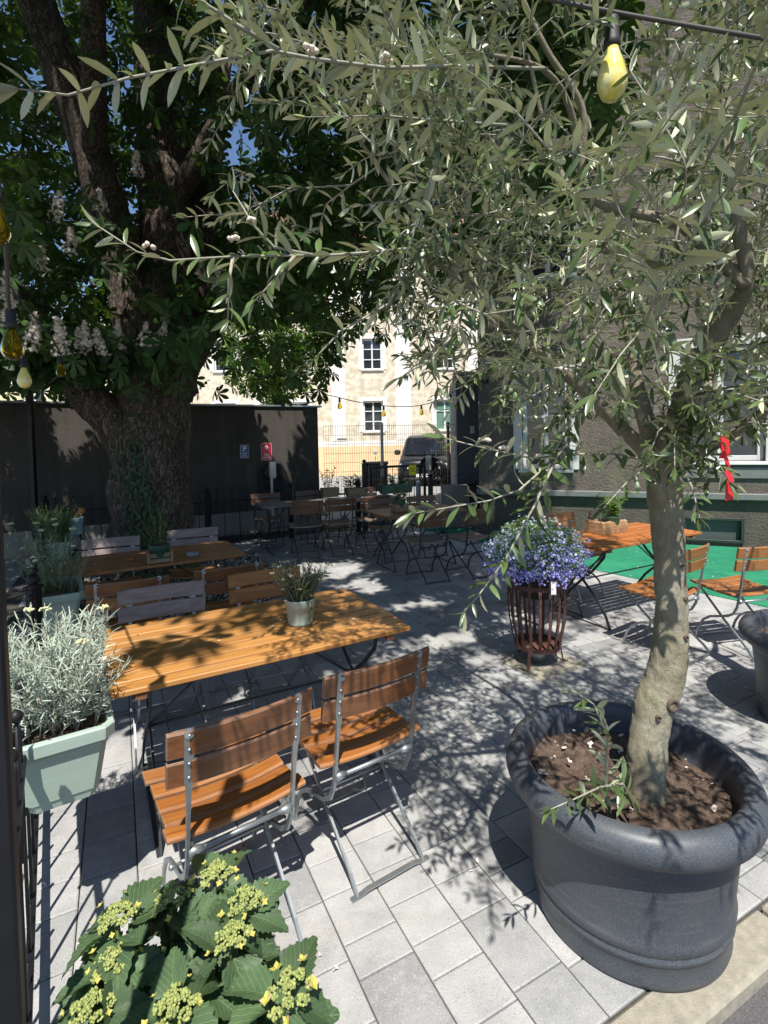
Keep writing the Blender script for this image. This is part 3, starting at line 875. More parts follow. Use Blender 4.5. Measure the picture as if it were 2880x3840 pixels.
# ---- dark garden wall with plinth and metal coping
gw = empty('garden_wall', (-1.35, 10.75, 0), rad(31), 'tall dark brown rendered wall with grey base and metal coping behind the railing', 'wall')
mb = MB(); mb.box((-5, .15, 1.28), (10, .3, 2.2), 0); mb.build('wall', MT['dark_wall'], gw)
mb = MB(); mb.box((-5.0, .14, .15), (10.02, .36, .44), .015); mb.build('plinth', MT['wall_plinth'], gw)
mb = MB(); mb.box((-4.97, .15, 2.40), (10.10, .38, .035), .006); mb.build('coping', MT['zinc'], gw)

ps = empty('parking_sign', (-1.35 - 1.54 * .857, 10.75 - 1.54 * .515, 1.52), rad(31), 'small blue parking sign with white P on the dark garden wall', 'sign')
mb = MB(); mb.box((0, -.008, 0), (.165, .004, .25), .001); mb.build('plate', MT['sign_white'], ps)
mb = MB(); mb.box((0, -.0115, .045), (.153, .002, .148)); mb.box((0, -.0115, -.078), (.153, .002, .082)); mb.build('blue_field', MT['sign_blue'], ps)
text_mesh('lettering', 'P', .15, MT['sign_white'], ps, (0, -.0135, .045), (rad(90), 0, 0), .0006, 'CENTER', .004)
mb = MB()
for z, w_ in ((-.058, .06), (-.078, .09), (-.098, .11)):
    mb.box((0, -.0133, z), (w_, .001, .006))
mb.build('small_print', MT['sign_white'], ps)
rs = empty('charging_sign', (-1.35 - 1.11 * .857, 10.75 - 1.11 * .515, 1.505), rad(31), 'dark red charging sign with white pin marker on the dark garden wall', 'sign')
def rrect(w_, h_, r, n=5):
    P = []
    for cx, cy, a0 in ((w_ / 2 - r, h_ / 2 - r, 0), (-w_ / 2 + r, h_ / 2 - r, 90), (-w_ / 2 + r, -h_ / 2 + r, 180), (w_ / 2 - r, -h_ / 2 + r, 270)):
        for i in range(n + 1):
            a = rad(a0 + 90 * i / n); P.append((cx + r * math.cos(a), cy + r * math.sin(a)))
    return P
TX = Matrix.Rotation(rad(90), 4, 'X')
mb = MB(); mb.prism(rrect(.225, .345, .03), .004, .008, 0, TX); mb.build('plate', MT['sign_red'], rs)
mb = MB()
o_, i_ = rrect(.212, .332, .026), rrect(.204, .324, .023)
n = len(o_)
mb.add([(p[0], -.0088, p[1]) for p in o_] + [(p[0], -.0088, p[1]) for p in i_], [(k, (k + 1) % n, n + (k + 1) % n, n + k) for k in range(n)])
mb.build('border', MT['paper'], rs)
mb = MB()
pin = [(.036 * math.cos(rad(a)), .085 + .036 * math.sin(rad(a))) for a in range(-30, 211, 15)] + [(0, .025)]
mb.prism(pin, .0082, .0095, 0, TX); mb.build('pin_marker', MT['sign_white'], rs)
mb = MB(); mb.prism([(.004, .105), (-.012, .082), (-.001, .082), (-.004, .066), (.012, .089), (.001, .089)], .0096, .0105, 0, TX); mb.build('bolt_mark', MT['sign_red'], rs)
for i, t_ in enumerate(('TESLA', 'VEHICLE', 'CHARGING')):
    text_mesh('lettering', t_, .034, MT['sign_white'], rs, (0, -.0092, -.052 - .035 * i), (rad(90), 0, 0), .0006, 'CENTER', .0006)

def charger(loc, rz, label, side=1):
    c = empty('charging_point', loc, rz, label, 'charger')
    mb = MB()
    mb.box((0, -.09, -.35), (.05, .03, 1.0), .005); mb.box((0, -.09, -.84), (.25, .2, .02), .004); mb.build('stand', MT['galv'], c)
    mb = MB(); mb.lathe([(.09, -.04), (.155, -.03), (.165, 0), (.155, .03), (.09, .04)], 24, Matrix.Translation((0, -.07, .12)) @ Matrix.Rotation(rad(90), 4, 'X')); mb.build('cable_holder', MT['rubber'], c)
    mb = MB()
    mb.prism([(-.055, -.16), (.055, -.16), (.062, -.13), (.062, .14), (.05, .16), (-.05, .16), (-.062, .14), (-.062, -.13)], .10, .19, 0, Matrix.Translation((0, 0, .16)) @ TX)
    mb.build('wall_box', MT['charger_grey'], c)
    mb = MB()
    for k in range(4):
        r = .17 + .012 * k
        pts = [(r * math.cos(a) * (1 + .12 * k * (math.cos(a) > 0) * side) , -.05 - .02 * k, .06 + r * 1.15 * math.sin(a) - (.06 * k if math.sin(a) < 0 else 0)) for a in np.linspace(0, 2 * math.pi, 26)]
        mb.tube(pts, .012, 6, False)
    mb.tube([(.17, -.06, .12), (.24, -.08, -.02), (.26, -.08, -.2), (.20, -.09, -.33), (.12, -.09, -.22), (.11, -.09, -.02)], .012, 6)
    mb.build('cable', MT['rubber'], c)
    return c
charger((-1.35 - 1.05 * .857, 10.75 - 1.05 * .515, .99), rad(31), 'grey charging point with coiled black cable below the red sign on the wall')

# ------------------------------------------------------------------ iron railings
def railing_panel(mb, p0, p1, zt=.95, z1=.72, zb=.12, step=.115, zs=.86, shaft=.006):
    p0 = np.array(p0); p1 = np.array(p1); L = np.linalg.norm(p1 - p0); d = (p1 - p0) / L
    a = math.atan2(d[1], d[0])
    for z in (z1, zb):
        c_ = (p0 + p1) / 2
        mb.box((0, 0, 0), (L, .022, .032), .003, Matrix.Translation((c_[0], c_[1], z)) @ Matrix.Rotation(a, 4, 'Z'))
    n = int(L / step)
    for i in range(n):
        q = p0 + d * (L * (i + .5) / n)
        if i % 2 == 0:
            mb.tube([(q[0], q[1], z1 - .22), (q[0], q[1], zt - .03)], shaft, 6)
            mb.ball((q[0], q[1], zt - .02), .019, 8, 6)
        else:
            mb.tube([(q[0], q[1], .03), (q[0], q[1], zs - .03), (q[0], q[1], zs)], [shaft, shaft, .002], 6)
        if i % 2 == 0:
            mb.tube([(q[0], q[1], .03), (q[0], q[1], .20)], shaft, 6)
def post(mb, p, h=.92, s=.07, ball=.035):
    mb.box((p[0], p[1], h / 2), (s, s, h), .004)
    mb.box((p[0], p[1], h + .008), (s + .016, s + .016, .016), .003)
    mb.tube([(p[0], p[1], h + .01), (p[0], p[1], h + .035)], .012, 8)
    mb.ball((p[0], p[1], h + .05), ball, 12, 8)

rl = empty('railing', (0, 0, 0), 0, 'black iron railing with ball finials carrying the sage green planters', 'railing')
L_ = np.linalg.norm(FP1 - FP0)
ts = [.0, 2.75, 4.6, 6.5, L_]
for i, t_ in enumerate(ts[1:-1]):
    mb = MB(); post(mb, FP0 + FD * t_, .9, .06); mb.build('post', MT['iron'], rl)
for i in range(len(ts) - 1):
    mb = MB(); railing_panel(mb, FP0 + FD * (ts[i] + .05), FP0 + FD * (ts[i + 1] - .05)); mb.build('panel', MT['iron'], rl)
gp = empty('gate_post', (-.499, .622, 0), math.atan2(FD[1], FD[0]), 'tall black square gate post standing close by before the planters', 'post')
mb = MB(); mb.box((0, 0, 1.3), (.06, .06, 2.7), .004); mb.build('post', MT['iron'], gp)
mb = MB(); mb.box((.12, .02, .5), (.02, .03, 1.0), .003); mb.tube([(.12, -.0, .55), (.12, -.04, .55)], .010, 10); mb.ball((.12, -.05, .55), .016); mb.build('latch_frame', MT['iron'], gp)

bf = empty('railing', (0, 0, 0), 0, 'black iron railing with ball finials between the tables and the dark wall', 'railing')
def bp(s): return FP1 + BFD * s
ss = [0, 2.29, 3.67, 4.92]
for s_ in ss:
    mb = MB(); post(mb, bp(s_), .88, .085, .042); mb.build('post', MT['iron'], bf)
for i in range(3):
    mb = MB(); railing_panel(mb, bp(ss[i] + .08), bp(ss[i + 1] - .08)); mb.build('panel', MT['iron'], bf)
b2 = empty('railing', (0, 0, 0), 0, 'short black railing piece between the gate and the blue grey annex', 'railing')
mb = MB(); post(mb, bp(6.42), .92, .085, .042); mb.build('post', MT['iron'], b2)
mb = MB(); railing_panel(mb, bp(6.98), bp(7.5), .98, .74); mb.build('panel', MT['iron'], b2)
gt = empty('gate', (bp(5.05)[0], bp(5.05)[1], 0), math.atan2(.381, .925), 'taller black iron gate carrying a yellow notice at the back of the terrace', 'gate')
mb = MB(); post(mb, (0, 0), 1.25, .07, .035); mb.build('post', MT['iron'], gt)
mb = MB()
for x in (.12, 1.24): mb.box((x, 0, .64), (.045, .04, 1.12), .003)
for z in (.1, 1.18): mb.box((.68, 0, z), (1.075, .038, .045), .003)
mb.build('frame', MT['iron'], gt)
mb = MB()
for i in range(9):
    x = .12 + 1.12 * (i + 1) / 10
    mb.tube([(x, 0, .1), (x, 0, 1.18)], .007, 6)
mb.build('bars', MT['iron'], gt)
ys = empty('notice', (bp(6.02)[0] + .01, bp(6.02)[1] - .03, 1.10), math.atan2(.381, .925), 'yellow notice with black lines of writing on the iron gate', 'sign')
mb = MB(); mb.box((0, -.004, 0), (.155, .006, .19), .001); mb.build('plate', MT['sign_yellow'], ys)
for i, t_ in enumerate(('Ausfahrt', 'freihalten')):
    text_mesh('lettering', t_, .034, MT['sign_black'], ys, (0, -.0078, .025 - .045 * i), (rad(90), 0, 0), .0004, 'CENTER', .0008)

cb = MB(); cb.box((1.36, 9.98, .39), (.50, .28, .80), .02, None)
tag(cb.build('concrete_block', MT['wall_plinth']), 'grey concrete block at the right end of the iron gate', 'block')
wb = MB(); wb.lathe([(.05, 0), (.05, .78), (.045, .82), (.001, .84)], 12, Matrix.Translation((.70, 10.75, 0)))
tag(wb.build('bollard', MT['white_wall']), 'white bollard in the sun just beyond the iron gate', 'bollard')

# wire mesh fence between the yard and the wall
mf = empty('mesh_fence', (-1.28, 10.95, 0), math.atan2(1.05, 2.97), 'light wire mesh fence panels on grey posts between wall and annex', 'fence')
ML = math.hypot(2.97, 1.05)
for x in (1.33, ML - .2):
    mb = MB(); mb.box((x, .04, 1.02), (.06, .045, 2.08), .004); mb.build('post', MT['galv'] if x < 2 else MT['iron'], mf)
for xa, xb in ((.02, 1.31), (1.35, 2.60), (2.62, ML)):
    mb = MB()
    n = int((xb - xa) / .05)
    for i in range(n + 1):
        x = xa + (xb - xa) * i / n
        mb.box((x, 0, 1.02), (.0055, .0055, 2.0))
    for j in range(11):
        z = .04 + j * .196
        mb.box(((xa + xb) / 2, .006, z), (xb - xa, .006, .007))
    mb.build('panel', MT['wire'], mf)
# ------------------------------------------------------------------ folding beer garden chairs
def sweep_x(mb, hw, prof, off, n=8):
    """profile (y,z) swept along x from -hw to hw, shifted by off(t)"""
    k = len(prof); vs = []; fs = []
    for i in range(n + 1):
        t = -1 + 2 * i / n
        dy, dz = off(t)
        for (y, z) in prof: vs.append((t * hw, y + dy, z + dz))
    for i in range(n):
        for j in range(k):
            j2 = (j + 1) % k
            fs.append((i * k + j, (i + 1) * k + j, (i + 1) * k + j2, i * k + j2))
    fs.append(tuple(range(k))); fs.append(tuple(n * k + j for j in range(k))[::-1])
    mb.add(vs, fs, False)
def rprof(cy, cz, w_, h_, ang=0.0, c=.005):
    P = [(-w_ / 2 + c, -h_ / 2), (w_ / 2 - c, -h_ / 2), (w_ / 2, -h_ / 2 + c), (w_ / 2, h_ / 2 - c), (w_ / 2 - c, h_ / 2), (-w_ / 2 + c, h_ / 2), (-w_ / 2, h_ / 2 - c), (-w_ / 2, -h_ / 2 + c)]
    ca, sa = math.cos(ang), math.sin(ang)
    return [(cy + y * ca - z * sa, cz + y * sa + z * ca) for y, z in P]

def make_chair(seat_m, back_m, metal_m, lower_m=None):
    t = empty('folding_chair')
    mb = MB()
    for i in range(5):
        y = -.165 + .084 * i
        dz = [.004, -.004, -.005, .002, .012][i]
        sweep_x(mb, .224 + (.012 if i in (0, 4) else 0), rprof(y, .452 + dz, .071, .019, -.07 + .05 * i, .006), lambda t_: (0, .018 * t_ * t_ - .010))
    mb.build('seat', seat_m, t)
    tilt = rad(10)
    for i, z in enumerate((.795, .697)):
        mb = MB()
        y = -.205 - (z - .45) * math.tan(tilt)
        sweep_x(mb, .240, rprof(y + .010, z, .018, .088, tilt), lambda t_: (.028 * t_ * t_ - .024, 0), 10)
        mb.build('back_slat', lower_m if (lower_m and i == 1) else back_m, t)
    for s in (-1, 1):
        mb = MB()
        x = s * .178
        top = [(x, -.276, .828), (x, -.262, .745), (x, -.246, .655)]
        low = [(x, -.246, .655), (x, -.226, .545), (x, -.206, .43), (x, -.192, .365), (x, -.160, .305), (x, -.105, .268), (x, -.02, .240), (x, .06, .213), (x, .125, .168), (x, .168, .105), (x, .190, .04), (x, .198, .004)]
        mb.strip([top[0], top[1], (x, -.250, .675)], .030, .006)
        mb.lathe([(.015, -.003), (.015, .003)], 14, Matrix.Translation(top[0]) @ Matrix.Rotation(rad(90) - tilt, 4, 'X'), False)
        mb.strip([(x, -.250, .675), (x, -.244, .645)] + low[1:], [.030, .018] + [.011] * 11, [.006, .011] + [.017] * 11)
        for z in (.822, .775, .728, .680):
            yy = -.205 - (z - .45) * math.tan(tilt) - .018
            mb.ball((x, yy + .010, z), .0062, 8, 4)
        mb.build('front_leg', metal_m, t)
        mb = MB()
        xi = s * .152
        rl_ = [(xi, .195, .438), (xi, .178, .415), (xi, .09, .338), (xi, -.055, .214), (xi, -.185, .118), (xi, -.262, .058), (xi, -.312, .004)]
        mb.strip(rl_, .010, .016)
        mb.build('rear_leg', metal_m, t)
    mb = MB()
    for s in (-1, 1):
        mb.strip([(s * .165, -.205, .436), (s * .165, -.05, .431), (s * .165, .10, .432), (s * .165, .205, .442)], .008, .014)
    mb.build('seat_frame', metal_m, t)
    mb = MB()
    mb.tube([(-.176, -.203, .408), (.176, -.203, .408)], .0085, 10)
    for s in (-1, 1):
        mb.tube([(s * .176, -.203, .408), (s * .150, -.203, .408), (s * .128, -.203, .408)], [.019, .015, .009], 10)
    mb.build('pivot_tube', metal_m, t)
    mb = MB(); mb.tube([(-.17, -.008, .236), (.17, -.008, .236)], .006, 8)
    for s in (-1, 1): mb.ball((s * .188, -.008, .236), .011, 8, 5)
    mb.build('stretcher', metal_m, t)
    for y, hw in ((.198, .190), (-.312, .178)):
        mb = MB()
        mb.strip([(-hw, y, .006), (-hw + .04, y, .006), (-hw + .07, y, .014), (hw - .07, y, .014), (hw - .04, y, .006), (hw, y, .006)], .020, .006, (0, 1, 0))
        mb.build('foot_bar', metal_m, t)
    return t

CH = {}
CH['warm'] = make_chair(MT['seat_wood'], MT['back_wood'], MT['steel'])
CH['grey'] = make_chair(MT['seat_wood'], MT['weathered_wood'], MT['steel'])
CH['honey'] = make_chair(MT['seat_wood'], MT['honey_wood'], MT['steel'])
CH['mixed'] = make_chair(MT['seat_wood'], MT['back_wood'], MT['steel'], MT['honey_wood'])
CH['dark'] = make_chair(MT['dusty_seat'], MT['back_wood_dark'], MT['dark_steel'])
CH['orange'] = make_chair(MT['seat_wood'], MT['honey_wood'], MT['steel'])
used = set()
CHAIRS = [
 ('warm', -.615, 1.862, 35.0, 'brown slatted chair with a worn top edge nearest the flowering hydrangea', 'chairs at the sunlit table'),
 ('warm', -.175, 2.215, 33.0, 'brown slatted chair beside the big black pot side of the sunlit table', 'chairs at the sunlit table'),
 ('grey', -1.25, 2.90, 207, 'weathered grey purple chair facing out across the sunlit table beside the silver plant', 'chairs at the sunlit table'),
 ('honey', -.70, 3.22, 206, 'honey brown chair behind the rosemary pot on the far side of the sunlit table', 'chairs at the sunlit table'),
 ('mixed', -1.76, 3.52, 26, 'chair with brown top slat and yellowish lower slat in front of the shaded table', 'chairs at the shaded table'),
 ('warm', -1.21, 3.83, 28, 'dark reddish brown chair in front of the right half of the shaded table', 'chairs at the shaded table'),
 ('grey', -2.44, 4.55, 203, 'weathered grey chair behind the left half of the shaded table by the chestnut trunk', 'chairs at the shaded table'),
 ('grey', -1.84, 4.98, 204, 'weathered grey chair behind the green planter on the shaded table', 'chairs at the shaded table'),
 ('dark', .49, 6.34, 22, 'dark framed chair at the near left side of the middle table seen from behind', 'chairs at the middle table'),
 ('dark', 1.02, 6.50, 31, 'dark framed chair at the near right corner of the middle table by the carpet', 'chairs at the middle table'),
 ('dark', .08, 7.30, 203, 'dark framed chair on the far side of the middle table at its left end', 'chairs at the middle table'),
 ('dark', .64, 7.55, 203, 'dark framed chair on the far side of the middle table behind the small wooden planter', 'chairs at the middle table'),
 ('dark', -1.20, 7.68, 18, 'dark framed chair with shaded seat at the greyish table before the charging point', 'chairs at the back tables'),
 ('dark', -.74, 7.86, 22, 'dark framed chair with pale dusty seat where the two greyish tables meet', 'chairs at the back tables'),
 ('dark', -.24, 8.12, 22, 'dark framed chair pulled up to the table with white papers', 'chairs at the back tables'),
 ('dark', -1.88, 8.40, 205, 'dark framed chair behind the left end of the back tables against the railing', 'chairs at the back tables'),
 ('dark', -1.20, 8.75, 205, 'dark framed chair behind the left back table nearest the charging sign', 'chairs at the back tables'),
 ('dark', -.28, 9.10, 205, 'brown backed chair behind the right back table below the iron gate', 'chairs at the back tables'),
 ('orange', 2.17, 4.10, 34, 'orange slatted chair half hidden behind the olive trunk', 'chairs at the orange table'),
 ('orange', 2.80, 4.14, 12, 'orange slatted chair at the right edge beside the second black pot', 'chairs at the orange table'),
 ('orange', 2.02, 5.46, 208, 'orange chair on the far side of the orange table behind the blue flowers', 'chairs at the orange table'),
 ('dark', 1.56, 4.86, -60, 'dark brown chair at the left end of the orange table behind the iron basket', 'chairs at the orange table'),
]
for kind, x, y, rz, lab, grp in CHAIRS:
    o = CH[kind] if kind not in used else copy_tree(CH[kind])
    used.add(kind)
    o.location = (x, y, 0); o.rotation_euler = (0, 0, rad(rz))
    tag(o, lab, 'chair', grp)

# ------------------------------------------------------------------ folding tables
def make_table(loc, rz, L, W, m_, metal, label, n=9, z=.745):
    t = empty('folding_table', loc, rad(rz), label, 'table', 'wooden tables on the terrace')
    mb = MB()
    st = W / n
    for i in range(n):
        y = -W / 2 + st * (i + .5)
        mb.box((0, y, z - .012), (L - (.02 if i in (0, n - 1) else 0), st - .0125, .024), .004)
    mb.build('tabletop', m_, t)
    for s in (-1, 1):
        mb = MB(); mb.box((s * (L / 2 - .12), 0, z - .040), (.045, W - .03, .030), .004)
        mb.build('batten', MT['back_wood'], t)
    for s in (-1, 1):
        x = s * (L / 2 - .16)
        for q, dx in ((-1, 0), (1, .014)):
            mb = MB()
            hw = W / 2 - .10
            mb.strip([(x + dx, q * hw, z - .05), (x + dx, q * hw * .93, z - .12), (x + dx, q * hw * .5, z - .25), (x + dx, 0, z - .365), (x + dx, -q * hw * .55, z - .50), (x + dx, -q * hw * .95, z - .64), (x + dx, -q * (hw + .03), .004)], .010, .022)
            mb.build('leg', metal, t)
        mb = MB(); mb.strip([(x + .007, -W / 2 + .06, .006), (x + .007, W / 2 - .06, .006)], .02, .006, (1, 0, 0)); mb.build('foot_bar', metal, t)
        mb = MB(); mb.tube([(x, 0, z - .365), (s * .10, 0, z - .04)], .007, 8); mb.build('brace', metal, t)
    mb = MB(); mb.tube([(-(L / 2 - .16), 0, z - .365), (L / 2 - .16, 0, z - .365)], .007, 8); mb.build('stretcher', metal, t)
    return t
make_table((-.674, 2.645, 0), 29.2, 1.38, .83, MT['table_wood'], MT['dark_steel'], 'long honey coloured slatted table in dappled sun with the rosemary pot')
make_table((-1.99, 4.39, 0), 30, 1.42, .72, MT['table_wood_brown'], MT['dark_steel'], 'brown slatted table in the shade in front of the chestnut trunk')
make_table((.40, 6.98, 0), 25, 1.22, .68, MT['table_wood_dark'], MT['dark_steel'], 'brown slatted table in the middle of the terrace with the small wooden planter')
make_table((-1.42, 8.05, 0), 23, 1.10, .64, MT['grey_table'], MT['dark_steel'], 'greyish table at the back left in front of the charging point')
make_table((-.34, 8.52, 0), 23, 1.10, .64, MT['grey_table'], MT['dark_steel'], 'greyish table at the back below the iron gate with white papers')
make_table((2.27, 4.97, 0), 28, 1.42, .72, MT['table_wood_orange'], MT['dark_steel'], 'bright orange slatted table beside the green carpet carrying the wooden log planter', 10)

# ------------------------------------------------------------------ small plants
def stems_plant(parent, base_r, height, n, leaf_n, leaf_l, leaf_w, leaf_m, spread=.5, z0=0.0, bx=None, stem_m='stem', stem_r=.0016, up=.55, foldz=.1, curve=.15, name='foliage', droop=0.0, jit=.25, hmin=.55, leaf_st=None, tip=False):
    """bundle of stems, each carrying leaves along its length"""
    mbs = MB(); P = []; D = []; tips = []
    for i in range(n):
        if bx: x0, y0 = rng.uniform(-bx[0], bx[0]), rng.uniform(-bx[1], bx[1]); ox, oy = x0 / bx[0], y0 / bx[1]
        else:
            a = rng.uniform(0, 2 * math.pi); r_ = base_r * math.sqrt(rng.uniform()); x0, y0 = r_ * math.cos(a), r_ * math.sin(a); ox, oy = x0 / base_r, y0 / base_r
        h = height * rng.uniform(hmin, 1.0)
        lean = np.array([ox, oy]) * spread * h + rng.normal(size=2) * .12 * h
        pts = []
        for k in range(6):
            t = k / 5
            pts.append(np.array([x0 + lean[0] * (t ** 1.4) + rng.normal() * .006, y0 + lean[1] * (t ** 1.4) + rng.normal() * .006, z0 + h * (t - droop * t * t)]))
        mbs.tube(pts, [stem_r * (1.3 - .6 * k / 5) for k in range(6)], 5)
        tips.append(pts[-1])
        for j in range(leaf_n):
            t = .12 + .88 * (j + rng.uniform()) / leaf_n
            k = min(4, int(t * 5)); f = t * 5 - k
            p = pts[k] * (1 - f) + pts[k + 1] * f
            tg = pts[k + 1] - pts[k]; tg /= np.linalg.norm(tg)
            a = j * 2.4 + rng.uniform(0, .6)
            side = np.array([math.cos(a), math.sin(a), 0])
            d = side * (1 - up) + tg * up + rng.normal(size=3) * jit * .5
            P.append(p); D.append(d)
    P = np.array(P); D = unit(np.array(D)); U = unit(np.tile([0, 0, 1.], (len(P), 1)) + rng.normal(size=P.shape) * .3)
    st = leaf_st or [(0, .25), (.3, .9), (.65, 1.0), (.9, .6), (1.0, .08)]
    tv, tf, _ = blade([(y, w_ * leaf_w / leaf_l / 2) for y, w_ in st], foldz, curve)
    S = leaf_l * rng.uniform(.65, 1.15, len(P))
    scatter(name, tv, tf, frames(D, U, S), P, MT[leaf_m], parent)
    mbs.build('stem_growth', MT[stem_m], parent)
    return tips

def buds_at(parent, name, centres, mat_, r=.012, n=14, br=.004, flat=.5):
    P = []
    for c in centres:
        d = rand_dirs(n); d[:, 2] = np.abs(d[:, 2]) * flat
        P.append(np.array(c)[None] + d * r * rng.uniform(.5, 1.0, (n, 1)))
    P = np.concatenate(P); N = len(P)
    Rm = np.tile(np.eye(3), (N, 1, 1)) * (br * rng.uniform(.7, 1.2, N))[:, None, None]
    return scatter(name, ico_v, ico_f, Rm, P, MT[mat_] if isinstance(mat_, str) else mat_, parent)

STAR = ([(0, 0, .05)] + [((1.0 if k % 2 == 0 else .42) * math.cos(math.pi * k / 5), (1.0 if k % 2 == 0 else .42) * math.sin(math.pi * k / 5), 0.0) for k in range(10)],
        [(0, 1 + k, 1 + (k + 1) % 10) for k in range(10)])
def flowers_at(parent, name, P, N_, mat_, r):
    P = np.array(P); N_ = unit(np.array(N_))
    ref = unit(rng.normal(size=P.shape))
    X = unit(np.cross(N_, ref)); Y = np.cross(N_, X)
    Rm = np.stack([X, Y, N_], axis=2) * (r * rng.uniform(.7, 1.2, len(P)))[:, None, None]
    return scatter(name, STAR[0], STAR[1], Rm, P, MT[mat_], parent, False)

# planters with curry plants on the left railing
def planter(t0, label, leaf, length=.52, z=.50, flowers=True, hgt=.40, n=64):
    p = FP0 + FD * t0 + FN * .105
    t = empty('planter', (p[0], p[1], z), math.atan2(FD[1], FD[0]), label, 'planter', 'sage green planters along the left railing')
    # local x runs away along the railing
    mb = MB()
    def ring(x0, x1, y0, y1, z_, c=.02):
        return [(x0 + c, y0, z_), (x1 - c, y0, z_), (x1, y0 + c, z_), (x1, y1 - c, z_), (x1 - c, y1, z_), (x0 + c, y1, z_), (x0, y1 - c, z_), (x0, y0 + c, z_)]
    L = length
    R_ = [ring(.045, L - .045, -.095, .095, 0), ring(.038, L - .038, -.103, .103, .028), ring(.036, L - .036, -.105, .105, .029), ring(.034, L - .034, -.107, .107, .031), ring(.010, L - .010, -.132, .132, .185), ring(.006, L - .006, -.137, .137, .190),
          ring(.006, L - .006, -.137, .137, .208), ring(-.012, L + .012, -.156, .156, .210, .03), ring(-.014, L + .014, -.158, .158, .248, .03), ring(-.010, L + .010, -.154, .154, .254, .03), ring(.006, L - .006, -.136, .136, .254, .02), ring(.012, L - .012, -.130, .130, .20, .02)]
    vs = [q for r_ in R_ for q in r_]; fs = []
    for i in range(len(R_) - 1):
        for k in range(8):
            k2 = (k + 1) % 8
            fs.append((i * 8 + k, i * 8 + k2, (i + 1) * 8 + k2, (i + 1) * 8 + k))
    fs.append(tuple(range(8))[::-1])
    mb.add(vs, fs)
    mb.build('box', MT['sage'], t)
    mb = MB()
    nx, ny = 14, 8
    for i in range(nx + 1):
        for j in range(ny + 1):
            mb.v.append((.01 + (L - .02) * i / nx, -.132 + .264 * j / ny, .225 + rng.uniform(-.008, .012)))
    for i in range(nx):
        for j in range(ny):
            a = i * (ny + 1) + j
            mb.f.append([a, a + ny + 1, a + ny + 2, a + 1]); mb.mi.append(0); mb.sm.append(True)
    mb.build('soil', MT['soil'], t)
    holder = empty('plant', (L / 2, 0, .225)); holder.parent = t
    tips = stems_plant(holder, .1, hgt, n, 34, .05, .0042, leaf, .38, 0, (L / 2 - .05, .10), 'twig' if leaf == 'silver_leaf' else 'stem', .002, .55, .05, .12, 'foliage', 0, .5, .45, [(0, .8), (.5, 1), (1, .6)])
    if flowers:
        tall = sorted(tips, key=lambda q: -q[2])[:10]
        [buds_at(holder, 'flower_head', [q_], 'curry_flower', .022, 26, .0045) for q_ in tall[:6]]
        low = [np.array(q) * [1, 1, .72] for q in tips[10:20]]
        buds_at(holder, 'fallen_blossom', low, 'blossom', .016, 9, .006)
    return t
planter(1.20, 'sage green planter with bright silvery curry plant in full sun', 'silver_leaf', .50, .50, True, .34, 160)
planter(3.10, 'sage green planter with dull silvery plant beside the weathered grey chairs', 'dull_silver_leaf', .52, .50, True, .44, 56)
planter(5.20, 'sage green planter with dark green herb near the thin light pole', 'dark_herb', .60, .50, False, .36, 110)

def round_pot(name, loc, r0, r1, h, mat_, label, cat, group=None, rim=.006, sol='dark_soil', rz=0):
    t = empty(name, loc, rz, label, cat, group)
    mb = MB()
    mb.lathe([(r0 * .9, 0), (r0, .006), (r0 * 1.01, .012), (r0 + (r1 - r0) * .7, h * .68), (r1 - .001, h * .7), (r1 - .001, h - .004), (r1, h), (r1 - rim, h), (r1 - rim - .002, h * .82)], 36)
    mb.build('pot', MT[mat_], t)
    mb = MB(); mb.lathe([(.0005, h * .86), (r1 * .5, h * .87), (r1 - rim - .001, h * .84)], 24); mb.build('soil', MT[sol], t)
    return t
rp = round_pot('rosemary_pot', (-.455, 2.69, .746), .062, .078, .135, 'sage', 'sage green pot of flowering rosemary standing on the sunlit table', 'potted plant')
tips = stems_plant(rp, .055, .23, 62, 50, .024, .0042, 'rosemary_leaf', .55, .11, None, 'twig', .0016, .5, .05, .1, 'foliage', 0, .3, .4)
[buds_at(rp, 'flower', [np.array(q) - [0, 0, rng.uniform(.0, .07)]], 'blossom', .012, 6, .005) for q in tips[:14]]
mbx = MB(); pts = [(.05, -.045, .125), (.062, -.065, .125), (.066, -.080, .09), (.062, -.086, .05)]
mbx.tube(pts, .002, 5); mbx.build('trailing_shoot', MT['twig'], rp)
P_ = []; D_ = []
for i in range(90):
    t = rng.uniform(); k = min(2, int(t * 3)); f = t * 3 - k
    p = np.array(pts[k]) * (1 - f) + np.array(pts[k + 1]) * f
    P_.append(p); D_.append(rand_dirs(1)[0] * .8 + np.array([0.1, -.5, -.3]))
tv, tf, _ = blade([(0, .05), (.5, .08), (1, .03)], .05, .1)
scatter('foliage', tv, tf, frames(unit(np.array(D_)), rand_dirs(90), np.full(90, .022)), np.array(P_), MT['rosemary_leaf'], rp)

